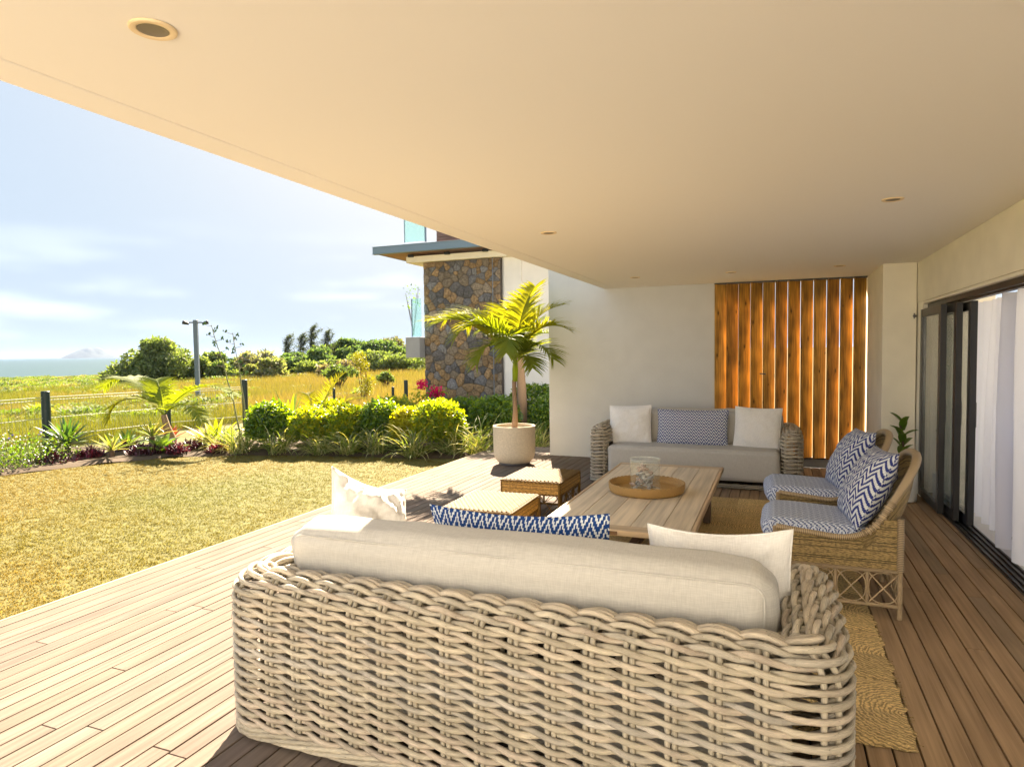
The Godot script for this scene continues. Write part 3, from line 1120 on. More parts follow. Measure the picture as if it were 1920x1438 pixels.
# piping round the two long faces of a boxed cushion
func piping(b: MB, size: Vector3, r: float, axis: int, puff := 0.0) -> void:
	var h := size * 0.5
	var i := (axis + 1) % 3
	var j := (axis + 2) % 3
	for k in [-1.0, 1.0]:
		var pts := PackedVector3Array()
		for q in [[1, 1], [-1, 1], [-1, -1], [1, -1]]:
			for e in 7:
				var a: float = (e / 6.0) * PI / 2
				var u := Vector2(cos(a), sin(a))
				if q[0] * q[1] < 0:
					u = Vector2(sin(a), cos(a))
				var p := Vector3.ZERO
				p[axis] = k * (h[axis] - r * 0.29)
				p[i] = q[0] * (h[i] - r + u.x * r * 0.72)
				p[j] = q[1] * (h[j] - r + u.y * r * 0.72)
				pts.append(p)
		var full := PackedVector3Array()
		for e in pts.size():
			var a := pts[e]
			var c := pts[(e + 1) % pts.size()]
			var n := int(a.distance_to(c) / 0.06) + 1
			for m in n:
				full.append(a.lerp(c, float(m) / n))
		b.tube(full, PackedFloat32Array([0.0048]), 5, Color.WHITE, true)


func axis_steps(h: float, r: float, n: int) -> PackedFloat32Array:
	var o := PackedFloat32Array()
	for k in 5:
		o.append(-h + r * (1.0 - cos(k / 4.0 * PI / 2)) if false else -h + r * k / 4.0)
	for k in range(1, n):
		o.append(lerpf(-h + r, h - r, float(k) / n))
	for k in 5:
		o.append(h - r + r * k / 4.0)
	return o


func pillow_mesh(w: float, h: float, t: float, seed_: int, crease := 0.012, ears := 0.05, sag := 0.0) -> MB:
	var b := MB.new()
	var f := noise(4.0, seed_, 3)
	var f2 := noise(9.0, seed_ + 3, 2)
	var n := 30
	for side in [1.0, -1.0]:
		var p := PackedVector3Array()
		var uv := PackedVector2Array()
		for j in n + 1:
			for i in n + 1:
				var u := sin((float(i) / n - 0.5) * PI) * 0.6 + (float(i) / n - 0.5) * 2.0 * 0.4
				var v := sin((float(j) / n - 0.5) * PI) * 0.6 + (float(j) / n - 0.5) * 2.0 * 0.4
				var x := u * w / 2 * (1.0 - ears * (1.0 - v * v))
				var y := v * h / 2 * (1.0 - ears * 1.3 * (1.0 - u * u))
				if v > 0.0:
					y -= sag * (1.0 - u * u) * v
				var z := t / 2 * pow(maxf(0.0, 1.0 - pow(absf(u), 2.6)), 0.62) * pow(maxf(0.0, 1.0 - pow(absf(v), 2.6)), 0.62)
				var edge := (1.0 - pow(absf(u), 6.0)) * (1.0 - pow(absf(v), 6.0))
				z += crease * edge * f.get_noise_2d(x * 2.0 + side * 9.0, y * 2.0)
				z += crease * 0.7 * edge * f2.get_noise_2d(x * 2.6 + side * 5.0, y * 0.9) * smoothstep(-0.2, 0.9, absf(v))
				p.append(Vector3(x, y, z * side))
				uv.append(Vector2(u * w / 2, v * h / 2))
		b.sheet(p, n + 1, n + 1, uv, Color.WHITE, side)
	# piped edge
	var rim := PackedVector3Array()
	for k in 4:
		for i in 16:
			var q := -1.0 + 2.0 * i / 16.0
			var u: float = [q, 1.0, -q, -1.0][k]
			var v: float = [-1.0, q, 1.0, -q][k]
			var y := v * h / 2 * (1.0 - ears * 1.3 * (1.0 - u * u))
			if v > 0.0:
				y -= sag * (1.0 - u * u) * v
			rim.append(Vector3(u * w / 2 * (1.0 - ears * (1.0 - v * v)), y, 0))
	b.tube(rim, PackedFloat32Array([0.0045]), 5, Color.WHITE, true)
	return b


func cushion(called: String, b: MB, m: Material, label: String, category: String, at: Vector3, yaw: float, tilt: float, roll := 0.0, group := "") -> MeshInstance3D:
	var o := solo(called, b, m, label, category, at, group)
	o.rotation_order = EULER_ORDER_YXZ
	o.rotation_degrees = Vector3(tilt, yaw, roll)
	return o


const HW := 1.093      # half width of the sofa along the middle of its woven band
const ZB := 0.375     # middle of the back
const ZF := -0.375    # middle of the arm fronts
const BAND := 0.1     # half thickness of the woven band
const RC := 0.07      # corner radius along the middle


# point and outward direction on the middle line of the U, a in 0..1 from left front to right front
func sofa_line(a: float) -> Array:
	var arm := ZB - ZF - RC
	var arc := RC * PI / 2
	var back := 2.0 * (HW - RC)
	var q := a * (2.0 * arm + 2.0 * arc + back)
	if q <= arm:
		return [Vector2(-HW, ZF + q), Vector2(-1, 0)]
	q -= arm
	if q <= arc:
		var t := q / RC
		return [Vector2(-HW + RC - RC * cos(t), ZB - RC + RC * sin(t)), Vector2(-cos(t), sin(t))]
	q -= arc
	if q <= back:
		return [Vector2(-HW + RC + q, ZB), Vector2(0, 1)]
	q -= back
	if q <= arc:
		var t := q / RC
		return [Vector2(HW - RC + RC * sin(t), ZB - RC + RC * cos(t)), Vector2(sin(t), cos(t))]
	q -= arc
	return [Vector2(HW, ZB - RC - q), Vector2(1, 0)]


# point at offset d from the middle line on the closed loop; t counts stakes, ks of them along each long side and 2 round each front
func sofa_loop(t: float, ks: int, d: float) -> Array:
	var total := 2 * ks + 4
	t = fposmod(t, total)
	var p: Vector2
	var n: Vector2
	if t < ks:
		var l := sofa_line(t / ks)
		p = l[0] + l[1] * d
		n = l[1]
	elif t < ks + 2:
		var a := (t - ks) / 2.0 * PI
		n = Vector2(cos(a), -sin(a))
		p = Vector2(HW, ZF) + n * d
	elif t < 2 * ks + 2:
		var l := sofa_line(1.0 - (t - ks - 2) / ks)
		n = -l[1]
		p = l[0] - l[1] * d
	else:
		var a := (t - 2 * ks - 2) / 2.0 * PI
		n = Vector2(cos(a), -sin(a))
		p = Vector2(-HW, ZF) + n * d
	return [p, n]


func make_sofa(label: String) -> Node3D:
	var o := thing("rattan_sofa", label, "sofa", Vector3.ZERO, 0.0, "woven rattan sofas")
	var ks := 27
	var total := 2 * ks + 4
	var h0 := 0.575
	var rows := []
	for k in 13:
		rows.append([BAND, 0.066 + k * 0.0421, 0.0])
	for k in 4:
		var f := deg_to_rad([20.0, 42.0, 64.0, 85.0][k])
		rows.append([BAND * cos(f), h0 + 0.098 * sin(f), f])
	var wf := noise(0.9, 141, 2)
	var g := RandomNumberGenerator.new()
	g.seed = 143
	var base := Color(0.67, 0.595, 0.465)
	var rowno := 0
	for r in rows:
		for j in 2:
			var b := MB.new()
			var pts := PackedVector3Array()
			var rad := PackedFloat32Array()
			var seg := 8
			var ph := rowno * 11.0 + j * 40.0
			for i in total * seg:
				var t := float(i) / seg
				var w := PI * (t - 0.5) + j * PI
				var fr := cos(w)
				var swing := (0.0148 if fr > 0 else 0.0145) * signf(fr) * pow(absf(fr), 0.8)
				var l := sofa_loop(t, ks, r[0])
				var nn := Vector3(l[1].x * cos(r[2]), sin(r[2]), l[1].y * cos(r[2]))
				var along := Vector3(-l[1].x * sin(r[2]), cos(r[2]), -l[1].y * sin(r[2]))
				var p := Vector3(l[0].x, r[1], l[0].y) + nn * swing - along * 0.0084 * sin(w)
				p += along * 0.0028 * wf.get_noise_2d(t * 0.7 + ph, ph) + nn * 0.003 * wf.get_noise_2d(t * 0.9, ph * 2.0)
				pts.append(p)
				rad.append(0.0114 * (0.9 + 0.12 * fr) * (1.0 + 0.16 * wf.get_noise_2d(t * 0.33 + 50.0, ph)))
			var col := base * g.randf_range(0.8, 1.12)
			col = col.lerp([Color(0.64, 0.6, 0.55), Color(0.68, 0.56, 0.46), Color(0.7, 0.62, 0.48)][g.randi() % 3], g.randf_range(0.1, 0.6))
			b.tube(pts, rad, 8, col, true)
			# tone wanders along each strand
			for i in pts.size():
				var q := 1.0 + 0.3 * wf.get_noise_2d(i * 0.11, ph + 300.0)
				for k in 8:
					b.c[i * 8 + k] = col * q
			part("woven_strand", b, M.cane, o)
		rowno += 1
	# plaited foot
	for k in 5:
		var b := MB.new()
		var pts := PackedVector3Array()
		for i in total * 6:
			var t := i / 6.0
			var l := sofa_loop(t, ks, BAND + 0.006)
			var w := TAU * t / 5.0 + k * TAU / 5.0
			pts.append(Vector3(l[0].x + l[1].x * 0.011 * cos(w), 0.028 + 0.017 * sin(w), l[0].y + l[1].y * 0.011 * cos(w)))
		b.tube(pts, PackedFloat32Array([0.0105]), 6, base * g.randf_range(0.8, 1.1), true)
		part("plaited_foot_strand", b, M.cane, o)
	# upright stakes in pairs, bent over the top
	for k in ks + 2:
		for s in [-0.0118, 0.0118]:
			var b := MB.new()
			var pts := PackedVector3Array()
			var tt: float
			var cap := k >= ks
			if not cap:
				tt = k + 0.5 + s * 7.4
				var l := sofa_line(tt / ks)
				var q: Vector2 = l[1]
				for e in 17:
					var d: float
					var y: float
					if e < 4:
						d = BAND - 0.002
						y = lerpf(0.01, h0, e / 4.0)
					elif e <= 12:
						var f := PI * (e - 4) / 8.0
						d = (BAND - 0.003) * cos(f)
						y = h0 + 0.094 * sin(f)
					else:
						d = -BAND + 0.002
						y = lerpf(h0, 0.2, (e - 12) / 4.0)
					pts.append(Vector3(l[0].x + q.x * d, y, l[0].y + q.y * d))
				b.tube(pts, PackedFloat32Array([0.0104]), 7, base * g.randf_range(0.78, 1.0))
				part("stake", b, M.cane, o)
			else:
				for m in 2:
					var b2 := MB.new()
					pts = PackedVector3Array()
					var side := 1.0 if k == ks else -1.0
					var ang: float = PI * (0.25 + 0.5 * m) + s * 6.0
					var nn := Vector2(cos(ang), -sin(ang))
					for e in 11:
						var d := BAND - 0.002
						var y := lerpf(0.01, h0, e / 5.0)
						if e > 5:
							var f := PI / 2 * (e - 5) / 5.0
							d = (BAND - 0.003) * cos(f)
							y = h0 + 0.094 * sin(f)
						pts.append(Vector3(side * HW + nn.x * d, y, ZF + nn.y * d))
					b2.tube(pts, PackedFloat32Array([0.0104]), 7, base * g.randf_range(0.78, 1.0))
					part("stake", b2, M.cane, o)
	# seat platform with a woven front rail
	var b := MB.new()
	b.box(Vector3(0, 0.085, -0.05), Vector3(1.9, 0.03, 0.66), Color.WHITE, 0.004)
	b.box(Vector3(0, 0.28, 0.272), Vector3(1.92, 0.5, 0.012), Color.WHITE, 0.002)
	for s in [-1, 1]:
		b.box(Vector3(s * 0.973, 0.26, -0.06), Vector3(0.012, 0.42, 0.62), Color.WHITE, 0.002)
	part("seat_frame", b, M.dark, o)
	for k in 4:
		b = MB.new()
		var pts := PackedVector3Array()
		for i in 90:
			var w := TAU * i / 22.0 + k * PI / 2
			pts.append(Vector3(lerpf(-0.99, 0.99, i / 89.0), 0.034 + 0.018 * sin(w), -0.44 + 0.012 * cos(w)))
		b.tube(pts, PackedFloat32Array([0.011]), 6, base * g.randf_range(0.6, 0.85))
		part("front_rail_strand", b, M.cane, o)
	b = MB.new()
	rbox(b, Vector3(1.94, 0.355, 0.79), 0.055, 10, 0.012, 0.01, 5)
	piping(b, Vector3(1.94, 0.355, 0.79), 0.055, 1)
	var sc := part("seat_cushion", b, M.cushion, o)
	sc.position = Vector3(0, 0.275, -0.1)
	b = MB.new()
	rbox(b, Vector3(1.97, 0.43, 0.22), 0.075, 14, 0.025, 0.012, 9)
	piping(b, Vector3(1.97, 0.43, 0.22), 0.075, 2)
	var bc := part("back_cushion", b, M.cushion, o)
	bc.position = Vector3(0.0, 0.63, 0.135)
	bc.rotation_degrees.x = 11.0
	return o


func build_furniture() -> void:
	build_rug()
	var near := make_sofa("large woven rattan sofa in the foreground, seen from behind, with a beige back cushion")
	near.position = Vector3(-0.975, 0.013, -2.555)
	near.get_node("back_cushion").position.x = -0.02
	var far := twin(near, Vector3(-0.925, 0.0, -8.325), PI, "woven rattan sofa facing us against the grey wall, with a thick beige seat cushion")
	far.get_node("back_cushion").position.x = 0.0
	# scatter cushions
	cushion("cushion", pillow_mesh(0.5, 0.5, 0.17, 3, 0.03, 0.05, 0.03), M.pillow_white, "white cushion at the left end of the foreground sofa, beside its left arm", "cushion", Vector3(-1.9, 0.735, -2.8), 80.0, -22.0, -24.0, "white square cushions")
	cushion("cushion", pillow_mesh(0.84, 0.46, 0.15, 5, 0.008, 0.05, 0.02), M.ikat, "long navy and white zigzag cushion in the middle of the foreground sofa", "cushion", Vector3(-1.03, 0.7, -2.66), -2.0, 12.0, 2.2, "blue zigzag cushions")
	cushion("cushion", pillow_mesh(0.53, 0.5, 0.16, 7, 0.02, 0.05, 0.02), M.pillow_white, "white cushion at the right end of the foreground sofa, beside its right arm", "cushion", Vector3(-0.2, 0.675, -2.66), 4.0, 10.0, 1.5, "white square cushions")
	cushion("cushion", pillow_mesh(0.52, 0.49, 0.16, 11, 0.012, 0.04), M.pillow_white, "white cushion at the left end of the far sofa, in front of the grey wall", "cushion", Vector3(-1.69, 0.67, -8.2), 4.0, -14.0, 1.5, "white square cushions")
	cushion("cushion", pillow_mesh(0.84, 0.45, 0.17, 13, 0.008, 0.045), M.zigzag, "long navy and white zigzag cushion in the middle of the far sofa", "cushion", Vector3(-0.94, 0.65, -8.2), 0.0, -14.0, 0.0, "blue zigzag cushions")
	cushion("cushion", pillow_mesh(0.52, 0.51, 0.16, 17, 0.012, 0.05), M.pillow_white, "white cushion at the right end of the far sofa, in front of the louvres", "cushion", Vector3(-0.2, 0.665, -8.18), -5.0, -14.0, -1.5, "white square cushions")
	build_table()
	build_stools()
	build_chairs()


func build_rug() -> void:
	var rug := thing("jute_rug", "golden braided jute rug of square patches under table and foreground sofa", "rug", Vector3(-0.66, 0, -5.165))
	var s := 0.298
	var nx := 8
	var nz := 15
	for j in nz:
		for i in nx:
			var b := MB.new()
			var tone := Color(0.95, 0.68, 0.3) * rnd(0.82, 1.12)
			var n := 6
			var p := PackedVector3Array()
			var uv := PackedVector2Array()
			var turn := (i % 2) + 2 * (j % 2)
			for y in n + 1:
				for x in n + 1:
					var u := float(x) / n - 0.5
					var v := float(y) / n - 0.5
					var q := (1.0 - pow(absf(u) * 2.0, 6.0)) * (1.0 - pow(absf(v) * 2.0, 6.0))
					var px := u * s * 1.0
					var pz := v * s * 1.0
					if i == nx - 1 and x == n:
						px += rnd(-0.012, 0.012) + 0.012 * cos(v * PI)
					if j == nz - 1 and y == n:
						pz += rnd(-0.01, 0.012)
					p.append(Vector3(px, 0.003 + 0.011 * clampf(q * 3.0, 0.0, 1.0) + rnd(0.0, 0.002), pz))
					var a := Vector2(u + 0.5, v + 0.5)
					if turn % 2:
						a.x = 1.0 - a.x
					if turn >= 2:
						a.y = 1.0 - a.y
					uv.append(a * 0.5)
			b.sheet(p, n + 1, n + 1, uv, tone)
			var o := part("braided_patch", b, M.rug, rug)
			o.position = Vector3((i - (nx - 1) / 2.0) * s, 0, (j - (nz - 1) / 2.0) * s)
	# loose fibres along the visible edges
	var b := MB.new()
	for k in 420:
		var e := k % 2
		var p := Vector3(nx * s / 2, 0.006, rnd(-nz * s / 2, nz * s / 2)) if e == 0 else Vector3(rnd(-nx * s / 2, nx * s / 2), 0.006, nz * s / 2)
		var d := Vector3(rnd(0.006, 0.026), rnd(-0.003, 0.006), rnd(-0.016, 0.016)) if e == 0 else Vector3(rnd(-0.016, 0.016), rnd(-0.003, 0.006), rnd(0.004, 0.02))
		b.tube(PackedVector3Array([p, p + d * 0.6 + Vector3(0, 0.002, 0), p + d]), PackedFloat32Array([0.0012]), 3, Color(0.5, 0.36, 0.16) * rnd(0.7, 1.2), false, false)
	part("fringe", b, M.rug, rug).set_meta("kind", "stuff")


func build_table() -> void:
	var t := thing("coffee_table", "long low coffee table of pale planks on dark trestle legs", "coffee table", Vector3(-1.0, 0, -5.56))
	var w := [0.19, 0.21, 0.185, 0.205, 0.19]
	var x := -0.49
	for k in w.size():
		var b := MB.new()
		var tone := Color(0.78, 0.64, 0.46).lerp(Color(0.82, 0.73, 0.59), rnd(0, 1)) * rnd(0.92, 1.06)
		b.box(Vector3.ZERO, Vector3(w[k] - 0.0025, 0.036, 2.38), tone, 0.003, Basis.IDENTITY, Vector2(rnd(0, 9), rnd(0, 9)), 2)
		var o := part("plank", b, M.table, t)
		o.position = Vector3(x + w[k] / 2, 0.402, 0)
		x += w[k]
	for s in [-1, 1]:
		var b := MB.new()
		b.box(Vector3.ZERO, Vector3(1.0, 0.04, 0.125), Color(0.72, 0.56, 0.38) * rnd(0.95, 1.05), 0.006, Basis.IDENTITY, Vector2(rnd(0, 9), rnd(0, 9)), 0)
		var o := part("end_board", b, M.table, t)
		o.position = Vector3(0, 0.4015, s * 1.254)
		b = MB.new()
		b.box(Vector3(0, 0.4, s * 1.319), Vector3(0.07, 0.024, 0.006), Color(0.18, 0.1, 0.05), 0.001)
		part("tenon", b, M.table, t)
		b = MB.new()
		b.box(Vector3.ZERO, Vector3(0.03, 0.042, 2.63), Color(0.66, 0.49, 0.31), 0.008, Basis.IDENTITY, Vector2(rnd(0, 9), rnd(0, 9)), 2)
		o = part("side_edge", b, M.table, t)
		o.position = Vector3(s * 0.5055, 0.4015, 0)
		b = MB.new()
		b.box(Vector3(0, 0.345, s * 0.68), Vector3(0.9, 0.075, 0.07), Color(0.16, 0.105, 0.07), 0.004)
		b.box(Vector3(0, 0.07, s * 0.68), Vector3(0.82, 0.05, 0.06), Color(0.14, 0.09, 0.06), 0.004)
		part("trestle_rail", b, M.table, t)
		for e in [-1, 1]:
			b = MB.new()
			b.box(Vector3.ZERO, Vector3(0.065, 0.31, 0.085), Color(0.15, 0.1, 0.07), 0.004, Basis.IDENTITY, Vector2(rnd(0, 9), 0), 1)
			o = part("leg", b, M.table, t)
			o.position = Vector3(e * 0.42, 0.17, s * 0.68)
	var b := MB.new()
	b.box(Vector3(0, 0.12, 0), Vector3(0.07, 0.05, 1.3), Color(0.14, 0.09, 0.06), 0.004)
	part("stretcher", b, M.table, t)
	# tray, vase and shells
	b = MB.new()
	b.lathe(PackedVector2Array([Vector2(0, 0.002), Vector2(0.29, 0.002), Vector2(0.303, 0.008), Vector2(0.31, 0.03), Vector2(0.313, 0.07), Vector2(0.309, 0.078), Vector2(0.301, 0.076), Vector2(0.298, 0.06), Vector2(0.292, 0.012), Vector2(0, 0.01)]), 72)
	var tr := solo("round_tray", b, M.tray, "round woven tray with upright rim on the coffee table", "tray", Vector3(-1.0, 0.421, -5.5))
	b = MB.new()
	var pts := PackedVector3Array()
	for i in 360:
		var a := TAU * i / 360
		pts.append(Vector3(cos(a) * (0.3075 + 0.002 * sin(a * 45.0)), 0.077 + 0.0025 * cos(a * 45.0), sin(a) * (0.3075 + 0.002 * sin(a * 45.0))))
	b.tube(pts, PackedFloat32Array([0.0055]), 6, Color(0.55, 0.36, 0.15), true)
	part("rim_braid", b, M.cane, tr)
	b = MB.new()
	b.lathe(PackedVector2Array([Vector2(0, 0.0), Vector2(0.12, 0.0), Vector2(0.124, 0.006), Vector2(0.124, 0.256)]), 48)
	var vase := solo("glass_vase", b, M.glass, "clear glass cylinder vase holding shells in the woven tray", "vase", Vector3(-1.015, 0.4325, -5.52))
	b = MB.new()
	for y in [0.2575, 0.004]:
		var ring := PackedVector3Array()
		for i in 48:
			ring.append(Vector3(cos(TAU * i / 48) * 0.124, y, sin(TAU * i / 48) * 0.124))
		b.tube(ring, PackedFloat32Array([0.0022]), 6, Color.WHITE, true)
	part("glass_rim", b, M.glass_rim, vase)
	var heap := thing("shell_heap", "heap of pale grey and pink seashells inside the glass vase", "seashells", Vector3(-1.015, 0.445, -5.52))
	var g := RandomNumberGenerator.new()
	g.seed = 801
	for k in 78:
		b = MB.new()
		var kind := g.randi() % 3
		var tone: Color = [Color(0.72, 0.66, 0.6), Color(0.74, 0.55, 0.45), Color(0.55, 0.54, 0.54), Color(0.8, 0.77, 0.73)][g.randi() % 4]
		tone *= g.randf_range(0.8, 1.1)
		if kind == 0:
			# spired shell
			var prof := PackedVector2Array()
			for i in 9:
				var f := i / 8.0
				prof.append(Vector2(0.013 * sin(PI * pow(f, 0.7)) * (1.0 + 0.22 * sin(f * 26.0)) + 0.0005, f * 0.052))
			b.lathe(prof, 8, Vector3.ZERO, tone)
		elif kind == 1:
			# ribbed fan
			var p := PackedVector3Array()
			for j in 5:
				for i in 9:
					var a := (i / 8.0 - 0.5) * 2.4
					var r := 0.005 + 0.026 * j / 4.0
					p.append(Vector3(sin(a) * r, cos(a) * r, 0.011 * sin(PI * (j + 0.6) / 5.0) + 0.0013 * (i % 2)))
			b.sheet(p, 9, 5, PackedVector2Array(), tone)
		else:
			# snail
			var q := PackedVector3Array()
			var rr := PackedFloat32Array()
			for i in 16:
				var a := i * 0.62
				var r := 0.016 * pow(1.0 - i / 17.0, 1.1)
				q.append(Vector3(cos(a) * r, sin(a) * r, i * 0.0012))
				rr.append(0.0105 * (1.0 - i / 18.0))
			b.tube(q, rr, 6, tone)
		var s := part("shell", b, M.shell, heap)
		var lv := k / 78.0
		var a := g.randf() * TAU
		var rad := sqrt(g.randf()) * (0.095 - 0.035 * lv)
		s.position = Vector3(cos(a) * rad, 0.014 + 0.13 * pow(lv, 1.1), sin(a) * rad)
		s.rotation = Vector3(g.randf() * TAU, g.randf() * TAU, g.randf() * TAU)
	b = MB.new()
	for k in 26:
		var a := g.randf() * TAU
		var e := g.randf_range(0.1, 1.4)
		var d := Vector3(cos(a) * cos(e), sin(e), sin(a) * cos(e))
		b.tube(PackedVector3Array([Vector3.ZERO, d * 0.028, d * g.randf_range(0.045, 0.062)]), PackedFloat32Array([0.014, 0.012, 0.008]), 6, Color(0.7, 0.52, 0.43))
	solo("coral", b, M.shell, "knobbly pale pink coral on top of the shells in the vase", "coral", Vector3(-1.03, 0.585, -5.52))


func lattice(b: MB, a: Vector3, c: Vector3, y0: float, y1: float, n: int, r: float, col: Color, hoop := true) -> void:
	# crossed canes with a bent hoop in each bay
	for k in n:
		var p := a.lerp(c, float(k) / n)
		var q := a.lerp(c, float(k + 1) / n)
		var mid := (p + q) * 0.5
		b.bar(p + Vector3(0, y0, 0), q + Vector3(0, y1, 0), r, 5, col * rnd(0.85, 1.1))
		b.bar(p + Vector3(0, y1, 0), q + Vector3(0, y0, 0), r, 5, col * rnd(0.85, 1.1))
		if hoop:
			var pts := PackedVector3Array()
			for i in 16:
				var t := TAU * i / 16
				var sx := signf(cos(t)) * pow(absf(cos(t)), 0.8)
				var sy := signf(sin(t)) * pow(absf(sin(t)), 0.8)
				pts.append(mid + (q - p) * 0.46 * sx + Vector3(0, (y0 + y1) / 2 + (y1 - y0) * 0.47 * sy, 0))
			b.tube(pts, PackedFloat32Array([r * 0.9]), 5, col, true)


func build_stools() -> void:
	var gold := Color(0.23, 0.14, 0.042)
	var s := thing("rattan_stool", "golden rattan stool farther from us, between the potted palm and the table", "stool", Vector3(-2.1, 0, -6.0), 0.0, "low rattan stools")
	var hx := 0.285
	var hz := 0.335
	var b := MB.new()
	var n := 30
	for k in n:
		var x := lerpf(-hx + 0.014, hx - 0.014, k / (n - 1.0))
		var pts := PackedVector3Array()
		for i in 23:
			var z := lerpf(-hz + 0.01, hz - 0.01, i / 22.0)
			pts.append(Vector3(x + rnd(-0.0008, 0.0008), 0.408 + 0.0022 * cos(i * PI + k * PI), z))
		b.tube(pts, PackedFloat32Array([0.0098]), 6, gold * rnd(0.88, 1.18))
	part("top_canes", b, M.cane, s)
	b = MB.new()
	for k in 10:
		var z := lerpf(-hz + 0.03, hz - 0.03, k / 9.0)
		b.bar(Vector3(-hx + 0.01, 0.397, z), Vector3(hx - 0.01, 0.397, z), 0.006, 5, gold * 0.8)
	part("cross_canes", b, M.cane, s)
	b = MB.new()
	b.box(Vector3(0, 0.39, 0), Vector3(hx * 2 - 0.03, 0.008, hz * 2 - 0.03), gold * 0.5, 0.0)
	part("top_board", b, M.cane, s)
	# woven skirt: four thin sheets
	var cs := [Vector3(-hx, 0, -hz), Vector3(hx, 0, -hz), Vector3(hx, 0, hz), Vector3(-hx, 0, hz)]
	for k in 4:
		var p: Vector3 = cs[k]
		var q: Vector3 = cs[(k + 1) % 4]
		b = MB.new()
		var bas := Basis.looking_at((q - p).cross(Vector3.UP).normalized(), Vector3.UP)
		b.box(Vector3.ZERO, Vector3(p.distance_to(q) - 0.02, 0.105, 0.01), Color.WHITE, 0.002, Basis.IDENTITY, Vector2.ZERO, 0)
		var o := part("woven_skirt", b, M.weave_gold, s)
		o.transform = Transform3D(bas, (p + q) * 0.5 + Vector3(0, 0.345, 0))
	# rope rims
	for y in [0.402, 0.292]:
		for j in 2:
			b = MB.new()
			var pts := PackedVector3Array()
			for k in 4:
				for i in 40:
					var p: Vector3 = cs[k].lerp(cs[(k + 1) % 4], i / 40.0)
					var w := TAU * i / 5.0 + j * PI
					var out: Vector3 = (cs[(k + 1) % 4] - cs[k]).cross(Vector3.UP).normalized()
					pts.append(p + out * 0.005 * cos(w) + Vector3(0, y + 0.005 * sin(w), 0))
			b.tube(pts, PackedFloat32Array([0.0075]), 6, gold * (1.08 if j else 0.95), true)
			part("rope_rim", b, M.cane, s)
	for p in cs:
		b = MB.new()
		b.bar(p * 0.985 + Vector3(0, 0.0, 0), p * 0.985 + Vector3(0, 0.39, 0), 0.0135, 8, gold * rnd(0.9, 1.05))
		part("leg", b, M.cane, s)
	for k in 4:
		var p: Vector3 = cs[k] * 0.985
		var q: Vector3 = cs[(k + 1) % 4] * 0.985
		b = MB.new()
		b.bar(p + Vector3(0, 0.05, 0), q + Vector3(0, 0.05, 0), 0.0105, 7, gold)
		part("bottom_rail", b, M.cane, s)
		b = MB.new()
		lattice(b, p, q, 0.055, 0.285, 3, 0.0042, gold * 0.9, k % 2 == 1)
		part("cane_lattice", b, M.cane, s)
		for e in [1, 2]:
			b = MB.new()
			b.bar(p.lerp(q, e / 3.0) + Vector3(0, 0.05, 0), p.lerp(q, e / 3.0) + Vector3(0, 0.29, 0), 0.009, 7, gold * 0.95)
			part("upright_cane", b, M.cane, s)
	twin(s, Vector3(-2.11, 0, -4.8), 0.03, "golden rattan stool nearer to us, just behind the foreground sofa's zigzag cushion", "low rattan stools")


func chair_rim(t: float) -> Vector3:
	# t from -1 (front of the near arm) over the top of the back (0) to 1 (front of the other arm); the chair faces -x
	var s := signf(t) if t != 0.0 else 1.0
	var q := 1.0 - absf(t)
	var key := [Vector3(-0.33, 0.5, 0.345), Vector3(-0.12, 0.478, 0.35), Vector3(0.06, 0.468, 0.35), Vector3(0.2, 0.53, 0.345), Vector3(0.3, 0.68, 0.325), Vector3(0.395, 0.83, 0.27), Vector3(0.45, 0.915, 0.16), Vector3(0.468, 0.935, 0.0)]
	var f := q * (key.size() - 1)
	var i := mini(int(f), key.size() - 2)
	var a: Vector3 = key[maxi(i - 1, 0)]
	var b: Vector3 = key[i]
	var c: Vector3 = key[i + 1]
	var d: Vector3 = key[mini(i + 2, key.size() - 1)] if i + 2 < key.size() else Vector3(key[key.size() - 2].x, key[key.size() - 2].y, -key[key.size() - 2].z)
	var p := b.cubic_interpolate(c, a, d, f - i)
	p.z *= -s if true else s
	return Vector3(p.x, p.y, p.z)


